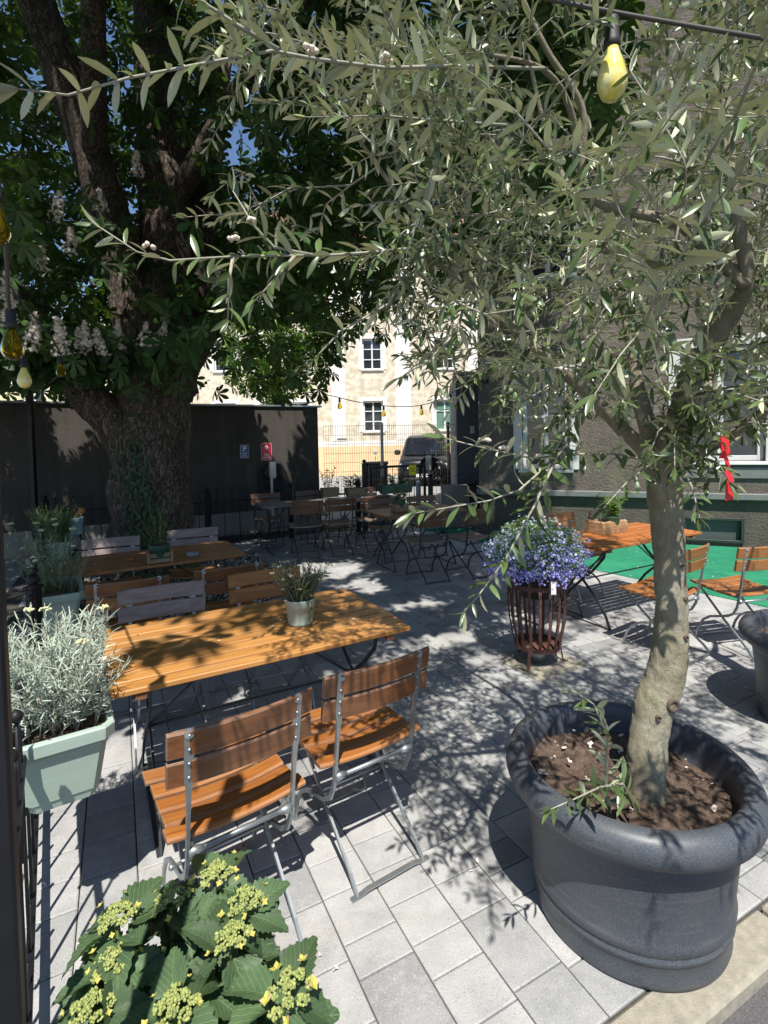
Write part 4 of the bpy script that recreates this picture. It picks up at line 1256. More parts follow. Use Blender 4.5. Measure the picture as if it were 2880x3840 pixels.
def crate(loc, rz, w_, d, h, label, mat_='box_wood', slats=2):
    t = empty('wooden_box', loc, rz, label, 'box')
    mb = MB()
    sh = h / slats
    for i in range(slats):
        z = sh * (i + .5)
        for s in (-1, 1):
            mb.box((0, s * (d / 2 - .005), z), (w_, .010, sh - .008), .002)
            mb.box((s * (w_ / 2 - .005), 0, z), (.010, d - .022, sh - .008), .002)
    mb.box((0, 0, .006), (w_ - .022, d - .022, .010))
    mb.build('sides', MT[mat_], t)
    mb = MB()
    for sx in (-1, 1):
        for sy in (-1, 1):
            mb.box((sx * (w_ / 2 + .004), sy * (d / 2 + .004), h / 2 + .004), (.016, .016, h + .008), .002)
    mb.build('corner_posts', MT[mat_], t)
    return t
crate((-1.83, 4.17, .747), rad(30), .165, .12, .085, 'small slatted wooden box holding the green pot on the shaded table')
gp_ = round_pot('potted_herb', (-1.83, 4.17, .765), .058, .082, .125, 'green_pot', 'dark green pot with tall thin herbs standing in the wooden box on the shaded table', 'potted plant')
stems_plant(gp_, .06, .42, 16, 22, .035, .010, 'dark_herb', .35, .1, None, 'stem', .0018, .4, .1, .25, 'foliage', 0, .4, .4)
crate((.19, 6.80, .747), rad(25), .16, .13, .105, 'small wooden box holding a dark green pot on the middle table', 'box_wood', 1)
gp2 = round_pot('potted_herb', (.19, 6.80, .765), .058, .083, .13, 'green_pot', 'dark green pot with a leafy herb standing in the wooden box on the middle table', 'potted plant')
stems_plant(gp2, .06, .26, 16, 16, .045, .02, 'dark_herb', .5, .1, None, 'stem', .0018, .4, .1, .25)

lg = empty('log_planter', (2.16, 5.05, .747), rad(26), 'hollowed pale log planter lying on the orange table', 'log')
mb = MB()
prof = []
nseg = 10
vs = []; fs = []
for i in range(nseg + 1):
    x = -.17 + .34 * i / nseg
    for k, (y, z) in enumerate(((-.095, 0), (.095, 0), (.105, .05), (.10, .112), (.07, .122), (.055, .085), (-.055, .085), (-.07, .122), (-.10, .112), (-.105, .05))):
        vs.append((x + rng.uniform(-.004, .004), y + rng.uniform(-.005, .005), z + (rng.uniform(-.005, .005) if z > .01 else 0)))
for i in range(nseg):
    for k in range(10):
        k2 = (k + 1) % 10
        fs.append((i * 10 + k, (i + 1) * 10 + k, (i + 1) * 10 + k2, i * 10 + k2))
fs.append(tuple(range(10))); fs.append(tuple(nseg * 10 + k for k in range(10))[::-1])
mb.add(vs, fs); mb.box((-.12, 0, .085), (.09, .12, .05)); mb.box((.12, 0, .085), (.09, .12, .05))
mb.build('log', MT['log_wood'], lg)
mp = round_pot('mint_pot', (2.20, 5.02, .836), .066, .074, .075, 'green_pot', 'flat green pot of bright mint set in the log planter', 'potted plant')
stems_plant(mp, .05, .25, 16, 22, .036, .024, 'mint_leaf', .45, .06, None, 'stem', .002, .35, .12, .2, 'foliage', 0, .3, .55)
mb = MB(); mb.lathe([(.012, 0), (.018, .005), (.016, .03), (.010, .04), (.015, .055), (.008, .07), (.0005, .072)], 12, Matrix.Translation((2.03, 5.13, .868)))
tag(mb.build('figurine', MT['rust']), 'little brown figurine standing on the left end of the log planter', 'ornament')

# ash trays and papers
def ashtray(loc, label):
    mb = MB(); mb.lathe([(.03, 0), (.052, .004), (.058, .03), (.053, .03), (.047, .010), (.0005, .008)], 24)
    o = mb.build('ashtray', MT['clear_glass']); o.location = loc; tag(o, label, 'ashtray', 'glass ashtrays on the tables')
ashtray((-1.63, 4.36, .746), 'clear glass ashtray right of the green pot on the shaded table')
ashtray((.52, 6.97, .746), 'clear glass ashtray on the middle table')
for (x, y, rz, lab) in ((-1.02, 8.05, 25, 'white card on the right end of the left back table'), (-.52, 8.36, 15, 'white card on the left end of the right back table'), (-.12, 8.40, 40, 'white sheet in the middle of the right back table')):
    mb = MB(); mb.box((0, 0, .004), (.13, .12, .006), .001)
    o = mb.build('card', MT['paper']); o.location = (x, y, .746); o.rotation_euler = (0, 0, rad(rz)); tag(o, lab, 'card', 'white cards on the back tables')

# ------------------------------------------------------------------ iron basket with lobelia
bk = empty('fire_basket', (1.125, 3.865, 0), 0, 'rusty iron fire basket on three legs standing on a pale slab', 'basket')
mb = MB()
rings = [(.165, .13), (.178, .20), (.205, .34), (.215, .50), (.205, .60), (.212, .70), (.232, .745)]
nb = 18
for k in range(nb):
    a = 2 * math.pi * k / nb
    pts = [(r_ * math.cos(a), r_ * math.sin(a), z) for r_, z in rings]
    mb.strip(pts, .021, .006, (-math.sin(a), math.cos(a), 0))
mb.build('bars', MT['rust'], bk)
mb = MB()
for r_, z in ((.168, .14), (.207, .60)):
    mb = MB()
    pts = [(r_ * math.cos(a), r_ * math.sin(a), z) for a in np.linspace(0, 2 * math.pi, 37)]
    mb.strip(pts, .03, .007, (0, 0, 1)); mb.build('ring', MT['rust'], bk)
mb = MB(); mb.lathe([(.0005, .128), (.158, .128), (.158, .134), (.0005, .134)], 28, None, False); mb.build('grate', MT['rust'], bk)
for a in (rad(-125), rad(-5), rad(115)):
    c_, s_ = math.cos(a), math.sin(a)
    mb = MB(); mb.strip([(.165 * c_, .165 * s_, .16), (.175 * c_, .175 * s_, .10), (.185 * c_, .185 * s_, .03), (.20 * c_, .20 * s_, .008), (.225 * c_, .225 * s_, .006)], .022, .008, (-s_, c_, 0))
    mb.build('leg', MT['rust'], bk)
mb = MB(); mb.lathe([(.0605, .002), (.0605, .125), (.055, .125), (.055, .01)], 24, Matrix.Translation((1.125, 3.865, .004)))
tag(mb.build('ground_sleeve', MT['steel']), 'short steel tube standing under the iron basket', 'tube')
mb = MB(); mb.box((0, 0, .004), (.50, .40, .012), .004)
o = mb.build('slab', MT['kerb']); o.location = (1.16, 3.83, 0); o.rotation_euler = (0, 0, GA + .05)
tag(o, 'pale sandy slab let into the paving under the iron basket', 'slab')
lo = empty('lobelia', (1.125, 3.865, .625), 0, 'mound of blue and pale lobelia spilling over the iron basket', 'flowers')
mb = MB(); mb.lathe([(.12, -.12), (.165, .09), (.16, .10), (.0005, .10)], 24); mb.build('pot', MT['rubber'], lo)
NL = 4600
d = rand_dirs(NL); d[:, 2] = np.abs(d[:, 2]) * 1.05 - .42; d = unit(d)
rr_ = np.array([.315, .315, .265])[None] * rng.uniform(.45, 1.0, (NL, 1)) ** .5
def lump(d): return 1 + .11 * np.sin(d[:, :1] * 9) * np.cos(d[:, 1:2] * 8) + .09 * np.sin(d[:, :1] * 17 + 1) * np.sin(d[:, 2:3] * 15 + d[:, 1:2] * 9)
P = d * rr_ * lump(d) * np.array([1.08, 1.0, .92]) + np.array([0, 0, .20])
tv, tf, _ = blade([(0, .05), (.4, .17), (.75, .15), (1, .03)], .1, .2)
scatter('foliage', tv, tf, frames(unit(d + rng.normal(size=d.shape) * .6), rand_dirs(NL), .030 * rng.uniform(.6, 1.2, NL)), P, MT['lobelia_leaf'], lo)
NF = 4600
d = rand_dirs(NF); d[:, 2] = np.abs(d[:, 2]) * 1.1 - .5; d = unit(d)
P = d * np.array([.325, .325, .27])[None] * rng.uniform(.80, 1.08, (NF, 1)) * lump(d) * np.array([1.08, 1.0, .92]) + np.array([0, 0, .20])
P[:, 2] -= np.where(d[:, 2] < -.1, rng.uniform(0, .05, NF), 0)
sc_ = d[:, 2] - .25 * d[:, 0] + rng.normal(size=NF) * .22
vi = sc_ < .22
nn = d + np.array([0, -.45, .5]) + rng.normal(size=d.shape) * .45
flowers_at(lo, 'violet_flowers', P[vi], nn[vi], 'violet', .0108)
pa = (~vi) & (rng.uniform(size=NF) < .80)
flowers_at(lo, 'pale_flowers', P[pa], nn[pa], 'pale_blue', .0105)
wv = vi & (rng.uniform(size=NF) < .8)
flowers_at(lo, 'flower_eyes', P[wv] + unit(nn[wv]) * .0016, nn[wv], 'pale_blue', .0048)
mb = MB(); mb.box((.03, -.30, .02), (.035, .002, .09), .0005); mb.build('plant_label', MT['sign_white'], lo)

# ------------------------------------------------------------------ plants on the back railing
def small_planter(loc, rz, L, label, mat_, leaf, h, n, ll, lw, grp=None, name='window_box'):
    t = empty(name, loc, rz, label, 'planter', grp)
    mb = MB()
    mb.add([(-L / 2 + .02, -.07, 0), (L / 2 - .02, -.07, 0), (L / 2 - .02, .07, 0), (-L / 2 + .02, .07, 0), (-L / 2, -.095, .16), (L / 2, -.095, .16), (L / 2, .095, .16), (-L / 2, .095, .16),
            (-L / 2 + .015, -.08, .16), (L / 2 - .015, -.08, .16), (L / 2 - .015, .08, .16), (-L / 2 + .015, .08, .16), (-L / 2 + .015, -.08, .13), (L / 2 - .015, -.08, .13), (L / 2 - .015, .08, .13), (-L / 2 + .015, .08, .13)],
           [(3, 2, 1, 0)] + [(k, (k + 1) % 4, 4 + (k + 1) % 4, 4 + k) for k in range(4)] + [(4 + k, 4 + (k + 1) % 4, 8 + (k + 1) % 4, 8 + k) for k in range(4)] + [(8 + k, 8 + (k + 1) % 4, 12 + (k + 1) % 4, 12 + k) for k in range(4)] + [(12, 13, 14, 15)])
    mb.build('box', MT[mat_], t)
    stems_plant(t, .05, h, n, 16, ll, lw, leaf, .35, .13, (L / 2 - .05, .06), 'stem', .002, .4, .1, .25)
    return t
br = math.atan2(.381, .925)
small_planter((-.95, 8.98, .72), br, .30, 'small box with a red leaved rose standing against the back railing', 'box_wood', 'red_leaf', .42, 9, .045, .026)
small_planter((-.52, 9.12, .70), br, .34, 'small wooden box with pointed aloe leaves against the back railing', 'box_wood', 'aloe', .24, 12, .13, .02)
small_planter((.20, 9.42, .72), br, .62, 'dark green trough of leafy herbs hanging on the iron gate', 'green_pot', 'dark_herb', .24, 30, .045, .024)
bb = round_pot('bucket', (-3.42, 5.72, .72), .058, .078, .19, 'blue_pot', 'pale blue bucket hanging by the back left corner near the chestnut trunk', 'bucket')
stems_plant(bb, .05, .14, 10, 14, .03, .01, 'red_leaf', .7, .15, None, 'stem', .0015)
mb = MB(); mb.strip([(0, .06, -.05), (0, .085, .05), (0, .085, .17)], .02, .004); mb.tube([(0, .09, .17), (0, .09, -.72)], .008, 6); mb.build('hook_stake', MT['iron'], bb)
# ------------------------------------------------------------------ olive trees in black pots
from mathutils import noise as mn
OL_ST = [(0, .02), (.12, .065), (.35, .105), (.6, .115), (.82, .075), (1.0, .006)]
def bark_tube(mb, pts, rs, n=20, amp=.10, fr=9.0, seg=8):
    """limb with knotty, uneven cross-section"""
    pts = [Vector(p) for p in pts]
    P = []; R_ = []
    for i in range(len(pts) - 1):
        p0 = pts[max(0, i - 1)]; p1 = pts[i]; p2 = pts[i + 1]; p3 = pts[min(len(pts) - 1, i + 2)]
        for k in range(seg):
            t = k / seg
            P.append(.5 * ((2 * p1) + (p2 - p0) * t + (2 * p0 - 5 * p1 + 4 * p2 - p3) * t * t + (3 * p1 - p0 - 3 * p2 + p3) * t ** 3))
            R_.append(rs[i] * (1 - t) + rs[i + 1] * t)
    P.append(pts[-1]); R_.append(rs[-1])
    o = len(mb.v)
    mb.tube(P, R_, n)
    for i in range(o, len(mb.v)):
        k = (i - o) // n
        if k >= len(P): break
        v = Vector(mb.v[i]); c = P[k]
        d = v - c
        a = mn.noise(v * fr) * amp + mn.noise(v * fr * 3.1) * amp * .45 + mn.noise(v * fr * 8.3) * amp * .16
        mb.v[i] = tuple(c + d * (1 + a))

def leaf_run(path, step, P, D, N_, L, up=.5, skip=0.0, base=.55):
    """opposite leaf pairs along a path"""
    pa = [np.array(p, float) for p in path]
    seg = [np.linalg.norm(pa[i + 1] - pa[i]) for i in range(len(pa) - 1)]
    tot = sum(seg); s = skip * tot; a0 = rng.uniform(0, 6.28)
    q = 0
    while s < tot:
        r_ = s; i = 0
        while i < len(seg) - 1 and r_ > seg[i]: r_ -= seg[i]; i += 1
        p = pa[i] + (pa[i + 1] - pa[i]) * min(1, r_ / seg[i])
        tg = (pa[i + 1] - pa[i]) / seg[i]
        ref = np.array([0, 0, 1.]) if abs(tg[2]) < .9 else np.array([1., 0, 0])
        x = np.cross(tg, ref); x /= np.linalg.norm(x); y = np.cross(x, tg)
        a = a0 + (q % 2) * 1.3 + rng.normal() * .35
        for sgn in (1, -1):
            if rng.uniform() < .08: continue
            sd = (x * math.cos(a) + y * math.sin(a)) * sgn
            d = tg * (base + rng.normal() * .18) + sd * .75 + rng.normal(size=3) * .15
            P.append(p); D.append(d); N_.append(y * .8 + sd * .25 + rng.normal(size=3) * .35 + np.array([0, 0, .25]))
            L.append(rng.uniform(.75, 1.12) * (1 - .35 * (s / tot) ** 3))
        s += step * rng.uniform(.8, 1.25); q += 1
    # tip tuft
    for k in range(3):
        P.append(pa[-1]); D.append(tg + rng.normal(size=3) * .35); N_.append(rng.normal(size=3) * .5 + [0, 0, .6]); L.append(rng.uniform(.5, .8))

def olive_tree(parent, limbs, long_twigs, crown, ntw, keep, leaf_len=.061, big=1.18, extra=()):
    mbL = MB(); mbT = MB()
    nodes = []
    for pts, r0, r1 in limbs:
        n = len(pts)
        rs = [r0 + (r1 - r0) * i / (n - 1) for i in range(n)]
        bark_tube(mbL, pts, rs, 12, .10, 14, 6)
        for i in range(n - 1):
            a, b_ = np.array(pts[i]), np.array(pts[i + 1])
            for t in (0, .33, .66): nodes.append(a + (b_ - a) * t)
        nodes.append(np.array(pts[-1]))
    P = []; D = []; N_ = []; L = []
    for pts in long_twigs:
        n = len(pts)
        mbT.tube(pts, [.0048 - .0034 * i / (n - 1) for i in range(n)], 6)
        l0 = len(L); leaf_run(pts, .027, P, D, N_, L, skip=.12, base=.5)
        L[l0:] = [q * big for q in L[l0:]]
        for i in range(n - 1):
            if i < n * .6: nodes.append(np.array(pts[i]))
    nodes = [np.array(q) for q in nodes]
    root = np.array(limbs[0][0][0])
    T = []
    c, r_ = np.array(crown[0]), np.array(crown[1])
    cc = [c + rand_dirs(1)[0] * (rng.uniform(.2, 1.0) ** .5) * r_ for k in range(max(12, ntw // 7))]
    while len(T) < ntw:      # sprays gather in clumps with gaps between
        p = cc[rng.integers(0, len(cc))] + rng.normal(size=3) * np.array([.085, .085, .07])
        if keep(p): T.append(p)
    for ec, er, en in extra:
        k0 = len(T)
        while len(T) < k0 + en:
            p = np.array(ec) + rand_dirs(1)[0] * rng.uniform() ** .4 * np.array(er)
            if keep(p): T.append(p)
    T = np.array(T)
    T = T[np.argsort(np.linalg.norm(T - root, axis=1))]
    NA = np.array(nodes)
    for p in T:
        dd = np.linalg.norm(NA - p, axis=1) + .25 * np.linalg.norm(NA - root, axis=1) * 0
        i = int(np.argmin(dd)); a = NA[i]; L0 = np.linalg.norm(p - a)
        if L0 < .04: continue
        out = p - c; out /= np.linalg.norm(out) + 1e-6
        dirn = (p - a) / L0
        bend = out * .25 * L0 + rng.normal(size=3) * .10 * L0 + np.array([0, 0, .08 * L0])
        path = [a, a + dirn * L0 * .33 + bend * .45, a + dirn * L0 * .68 + bend * .8, p]
        e = dirn * .5 + out * .45 + rng.normal(size=3) * .35; e /= np.linalg.norm(e)
        l2 = rng.uniform(.10, .24)
        path += [p + e * l2 * .5 + np.array([0, 0, -.004]), p + e * l2 + np.array([0, 0, -.02])]
        rb = min(.007, .0020 + .006 * L0)
        mbT.tube(path, [rb, rb * .85, rb * .7, rb * .55, .0016, .001], 5, False)
        leaf_run(path[1:], .027, P, D, N_, L, skip=.12 if L0 < .35 else .3)
        NA = np.vstack([NA, path[1], path[2], p])
    P = np.array(P); D = unit(np.array(D)); N_ = unit(np.array(N_)); L = np.array(L) * leaf_len
    tv, tf, _ = blade(OL_ST, .28, .24)
    crn = scatter('crown', tv, tf, frames(D, N_, L), P, MT['olive_leaf'], parent)
    mbL.build('branch_frame', MT['olive_bark'], parent)
    mbT.build('twig_growth', MT['twig'], parent)
    return crn

def big_pot(parent, c=(0, 0)):
    mb = MB()
    prof = [(.29, 0), (.318, .006), (.322, .02), (.320, .045), (.321, .082), (.325, .088), (.331, .097), (.331, .106), (.3255, .112), (.3265, .117), (.333, .128), (.335, .143), (.332, .158), (.329, .172),
            (.341, .30), (.353, .40), (.356, .432), (.372, .436), (.395, .442), (.413, .458), (.422, .482), (.420, .508), (.408, .532), (.388, .546), (.366, .548), (.350, .536), (.343, .515), (.338, .46), (.332, .40)]
    mb.lathe(prof, 96, Matrix.Translation((c[0], c[1], 0)))
    pot = mb.build('pot', MT['anthracite'], parent)
    mb = MB()
    nr, na = 16, 48
    mb.v.append((c[0], c[1], .475))
    for i in range(1, nr + 1):
        r_ = .337 * i / nr
        for k in range(na):
            a = 2 * math.pi * k / na
            p = Vector((r_ * math.cos(a) * 7, r_ * math.sin(a) * 7, 1.3))
            z = .462 + .028 * mn.noise(p) + .014 * mn.noise(p * 3.1) + .03 * max(0, 1 - r_ / .16) - .02 * (i / nr) ** 3
            mb.v.append((c[0] + r_ * math.cos(a), c[1] + r_ * math.sin(a), z))
    for k in range(na):
        mb.f.append([0, 1 + k, 1 + (k + 1) % na])
    for i in range(nr - 1):
        for k in range(na):
            k2 = (k + 1) % na
            mb.f.append([1 + i * na + k, 1 + (i + 1) * na + k, 1 + (i + 1) * na + k2, 1 + i * na + k2])
    mb.sm = [True] * len(mb.f); mb.mi = [0] * len(mb.f)
    soil = mb.build('soil', MT['soil'], parent)
    n = 900
    a = rng.uniform(0, 6.28, n); q = .325 * np.sqrt(rng.uniform(.02, 1, n)); x, y = q * np.cos(a), q * np.sin(a)
    z = np.array([.462 + .028 * mn.noise(Vector((u * 7, v * 7, 1.3))) + .014 * mn.noise(Vector((u * 7, v * 7, 1.3)) * 3.1) + .03 * max(0, 1 - w_ / .16) - .02 * (w_ / .337) ** 3 for u, v, w_ in zip(x, y, q)])
    Rm = np.stack([np.array(Euler(rng.uniform(0, 6, 3)).to_matrix()) for _ in range(n)]) * (rng.uniform(.002, .0085, n) * np.where(rng.uniform(size=n) < .06, 1.7, 1))[:, None, None] * np.array([1, .8, .7])[None, None, :]
    scatter('crumb_layer', ico_v, ico_f, Rm, np.column_stack([x + c[0], y + c[1], z]), MT['soil'], soil)
    return pot, soil

ot = empty('potted_olive_tree', (.85, 1.835, 0), 0, 'large olive tree growing in the nearest big black pot with thick rolled rim', 'olive tree', 'olive trees in black pots')
big_pot(ot)
def rel(pts, o=(.85, 1.835, 0)): return [(p[0] - o[0], p[1] - o[1], p[2] - o[2]) for p in pts]
mb = MB()
bark_tube(mb, rel([(.875, 1.745, .42), (.882, 1.75, .50), (.905, 1.77, .70), (.95, 1.785, .82), (.985, 1.79, .95), (.992, 1.80, 1.19), (.975, 1.80, 1.42), (.968, 1.80, 1.56), (.965, 1.80, 1.66), (.97, 1.79, 1.76)]),
          [.074, .063, .061, .067, .056, .050, .053, .060, .050, .026], 64, .15, 10.5, 30)
tr = mb.build('trunk', MT['olive_bark'], ot)
mb = MB()
def knot(p, r_, nrm, hole=True):
    T = Matrix.Translation(p) @ rot_to(nrm).to_4x4()
    mb.lathe([(r_ * 1.25, -.012), (r_ * 1.1, .002), (r_ * .85, .006), (r_ * .6, .002), (r_ * .35, -.012 if hole else .003), (.0005, -.02 if hole else .004)], 16, T)
for p, r_, nn in (((.975, 1.728, .785), .021, (.25, -1, .1)), ((.905, 1.705, .745), .008, (-.3, -1, 0)), ((1.035, 1.752, 1.005), .008, (.5, -1, 0)), ((1.022, 1.752, 1.135), .007, (.45, -1, 0)), ((1.01, 1.752, 1.25), .006, (.3, -1, 0))):
    n_ = Vector(nn); n_.z = 0; n_.normalize()
    zs = [(.70, .905, 1.77, .066), (.82, .95, 1.785, .072), (.95, .985, 1.79, .060), (1.19, .992, 1.80, .054), (1.42, .975, 1.80, .057)]
    for q in range(4):
        if zs[q][0] <= p[2] <= zs[q + 1][0]: break
    f = (p[2] - zs[q][0]) / (zs[q + 1][0] - zs[q][0])
    cc = [zs[q][i] * (1 - f) + zs[q + 1][i] * f for i in (1, 2, 3)]
    hit, loc, no, _ = tr.ray_cast(Vector((cc[0] - .85, cc[1] - 1.835, p[2])) + n_ * .3, -n_)
    knot(tuple(loc + n_ * .003) if hit else rel([(cc[0] + n_.x * cc[2], cc[1] + n_.y * cc[2], p[2])])[0], r_, (no if hit else n_))
mb.build('knot', MT['knot'], tr)
LIMBS = [
 ([(.972, 1.80, 1.48), (.99, 1.785, 1.64), (1.01, 1.76, 1.79), (1.02, 1.72, 1.88), (1.04, 1.66, 1.98), (1.07, 1.60, 2.06), (1.06, 1.52, 2.16), (1.0, 1.5, 2.4), (1.02, 1.55, 2.8), (1.1, 1.6, 3.2)], .046, .010),
 ([(1.06, 1.52, 2.12), (.96, 1.56, 2.25), (.86, 1.55, 2.32), (.64, 1.50, 2.35), (.56, 1.45, 2.40), (.54, 1.40, 2.56), (.43, 1.35, 2.68), (.32, 1.30, 2.85)], .019, .005),
 ([(.56, 1.45, 2.42), (.50, 1.38, 2.55), (.40, 1.28, 2.58), (.25, 1.2, 2.56)], .011, .004),
 ([(.968, 1.81, 1.46), (.945, 1.82, 1.64), (.91, 1.85, 1.83), (.91, 1.88, 1.93), (.91, 1.95, 2.15), (.86, 2.0, 2.40), (.7, 2.1, 2.8), (.6, 2.1, 3.2)], .036, .006),
 ([(.965, 1.79, 1.50), (.90, 1.78, 1.63), (.80, 1.75, 1.72), (.66, 1.70, 1.84), (.47, 1.60, 1.97), (.36, 1.55, 2.05), (.24, 1.45, 2.12), (.05, 1.38, 2.22)], .032, .004),
 ([(.975, 1.80, 1.50), (1.02, 1.82, 1.63), (1.12, 1.85, 1.76), (1.24, 1.95, 1.94), (1.39, 2.05, 2.2), (1.55, 2.1, 2.6)], .028, .007),
 ([(.99, 1.77, 1.58), (1.12, 1.65, 1.70), (1.20, 1.57, 1.80), (1.4, 1.5, 1.95), (1.6, 1.45, 2.2)], .018, .006),
 ([(.36, 1.55, 2.04), (.20, 1.7, 2.3), (.0, 1.75, 2.6), (-.15, 1.7, 2.8)], .013, .004),
]
LONG = [
 [(.4, 1.25, 2.56), (.16, 1.12, 2.48), (.02, 1.05, 2.43), (-.11, .98, 2.40), (-.18, .93, 2.38), (-.27, .87, 2.32), (-.37, .80, 2.25), (-.44, .76, 2.20), (-.49, .73, 2.19)],
 [(-.17, .935, 2.385), (-.23, .90, 2.40), (-.28, .86, 2.41), (-.31, .84, 2.42)],
 [(.36, 1.45, 2.26), (.23, 1.40, 2.22), (.01, 1.32, 2.17), (-.11, 1.28, 2.15), (-.34, 1.22, 2.13), (-.47, 1.18, 2.11), (-.53, 1.15, 2.12), (-.59, 1.12, 2.16)],
 [(-.16, 1.265, 2.145), (-.25, 1.25, 2.16), (-.29, 1.22, 2.20), (-.33, 1.2, 2.27)],
 [(-.34, 1.22, 2.13), (-.345, 1.2, 2.07), (-.35, 1.2, 1.98)],
 [(-.20, 1.25, 2.14), (-.25, 1.24, 2.08), (-.29, 1.22, 2.03)],
 [(.34, 1.40, 2.52), (.18, 1.36, 2.51), (.02, 1.30, 2.49), (-.16, 1.20, 2.43)],
 [(.92, 1.72, 1.60), (.71, 1.60, 1.64), (.55, 1.5, 1.645), (.40, 1.40, 1.64), (.26, 1.30, 1.67), (.14, 1.22, 1.70)],
 [(.66, 1.62, 1.82), (.55, 1.50, 1.76), (.44, 1.40, 1.62), (.35, 1.35, 1.56), (.26, 1.30, 1.54), (.07, 1.25, 1.52)],
 [(.55, 1.5, 1.70), (.47, 1.40, 1.65), (.39, 1.35, 1.52), (.30, 1.30, 1.39), (.23, 1.28, 1.31), (.19, 1.27, 1.27)],
 [(.66, 1.55, 1.86), (.57, 1.40, 1.89), (.45, 1.36, 1.875), (.38, 1.32, 1.86), (.29, 1.28, 1.86)],
 [(.10, 1.42, 2.2), (.02, 1.36, 2.05), (-.10, 1.30, 1.97), (-.18, 1.26, 1.88)],
 [(.24, 1.45, 2.1), (.20, 1.38, 1.98), (.12, 1.34, 1.90), (.04, 1.3, 1.85)],
 [(.9, 1.70, 1.62), (.80, 1.58, 1.60), (.70, 1.5, 1.56), (.60, 1.42, 1.50)],
 [(1.05, 1.72, 1.62), (1.02, 1.62, 1.60), (.96, 1.55, 1.55)],
 [(.68, 1.60, .47), (.67, 1.58, .62), (.66, 1.55, .79), (.60, 1.50, .91), (.52, 1.48, .97)],
 [(.80, 1.68, .47), (.73, 1.60, .60), (.63, 1.53, .64), (.52, 1.45, .66), (.44, 1.40, .67)],
]
for k in range(17):
    s = np.array([rng.uniform(.90, 1.08), rng.uniform(1.66, 1.74), rng.uniform(1.60, 1.84)])
    d = np.array([rng.uniform(-.9, .9), -.75, rng.uniform(-.30, .35)]); d /= np.linalg.norm(d)
    l = rng.uniform(.22, .42)
    LONG.append([tuple(s), tuple(s + d * l * .4 + [0, 0, .03]), tuple(s + d * l * .75 + [0, 0, .025]), tuple(s + d * l + [0, 0, -.02])])
for s, e in (((1.2, 1.57, 1.82), (1.28, 1.25, 1.70)), ((1.12, 1.64, 1.73), (1.12, 1.30, 1.60)), ((.47, 1.6, 1.97), (.28, 1.22, 1.80)), ((.36, 1.55, 2.04), (.12, 1.15, 1.98)), ((.8, 1.74, 1.73), (.62, 1.35, 1.78))):
    s, e = np.array(s), np.array(e)
    LONG.append([tuple(s), tuple(s + (e - s) * .4 + [0, 0, .04]), tuple(s + (e - s) * .75 + [0, 0, .03]), tuple(e)])
LONG = [rel(p) for p in LONG]; LIMBS = [(rel(p), a, b_) for p, a, b_ in LIMBS]
def keep1(p):
    x, y, z = p[0] + .85, p[1] + 1.835, p[2]
    if math.sqrt(x * x + y * y + (z - 1.7) ** 2) < .80: return False
    if y < .55: return False
    if z > 1.78 + .92 * y and rng.uniform() < .6: return False
    zm = 2.02 if x < .22 else (1.80 if x < .6 else 1.74)
    if y > 1.95: zm += .15
    if z < zm: return False
    # thinner where the house wall shows through
    if x > .62 and 2.05 < z < 2.75 and y > 1.2 and rng.uniform() < .15: return False
    zt = z - (1.8 - y) / .576
    if .5 < zt < 1.65 and abs(x - .97) < .20 and rng.uniform() < .88: return False
    if x < -.12 and z < 2.12 and rng.uniform() < .7: return False
    return x / max(y, .1) > -.35
olive_tree(ot, LIMBS, LONG, ((.06, -.22, 2.62), (1.36, .98, 1.08)), 830, keep1, leaf_len=.063, extra=[((.28, -.33, 2.42), (.52, .50, .60), 230)])
pts = [rel([p])[0] for p in ((-.12, .97, 2.41), (.02, 1.05, 2.445), (-.33, 1.2, 2.16), (-.29, 1.2, 2.20), (-.5, 1.15, 2.13), (.30, 1.31, 1.67), (.42, 1.4, 1.645), (.5, 1.45, 1.66), (.25, 1.29, 1.69), (.47, 1.36, 1.87))]
buds_at(ot, 'caught_blossom', pts, 'blossom', .014, 9, .0055)

o2 = empty('potted_olive_tree', (2.53, 2.96, 0), rad(40), 'second olive tree in a black pot beside the green carpet and orange chairs', 'olive tree', 'olive trees in black pots')
big_pot(o2)
mb = MB(); bark_tube(mb, [(0, 0, .42), (.02, 0, .7), (.05, .01, 1.1), (.04, .0, 1.5), (.03, 0, 1.7)], [.075, .062, .058, .06, .05], 20, .12, 9, 8); mb.build('trunk', MT['olive_bark'], o2)
L2 = [([(.03, 0, 1.66), (-.05, .10, 1.9), (-.16, .22, 2.2), (-.2, .3, 2.6)], .035, .007), ([(.03, 0, 1.66), (.15, -.08, 1.95), (.3, -.1, 2.4)], .03, .007), ([(.02, 0, 1.6), (.0, -.15, 1.8), (-.02, -.32, 2.1), (-.1, -.4, 2.5)], .025, .006)]
olive_tree(o2, L2, [], ((.12, -.05, 2.45), (.72, .72, .78)), 120, lambda p: p[2] > 1.75)

rb = MB()
rb.strip([(.975, 1.49, 1.690), (.972, 1.485, 1.668), (.978, 1.487, 1.640), (.970, 1.49, 1.625)], [.034, .034, .030, .026], .0015, (1, .25, 0))
rb.strip([(.978, 1.487, 1.628), (.985, 1.488, 1.605), (.982, 1.486, 1.585)], [.014, .013, .016], .0014, (1, .2, 0))
rb.strip([(.982, 1.486, 1.588), (.986, 1.482, 1.56), (.988, 1.485, 1.53), (.986, 1.483, 1.505)], [.024, .028, .028, .029], .0015, (1, .25, 0))
tag(rb.build('ribbon', MT['red']), 'bright red ribbon tied to a branch of the big olive tree right of its trunk', 'ribbon')

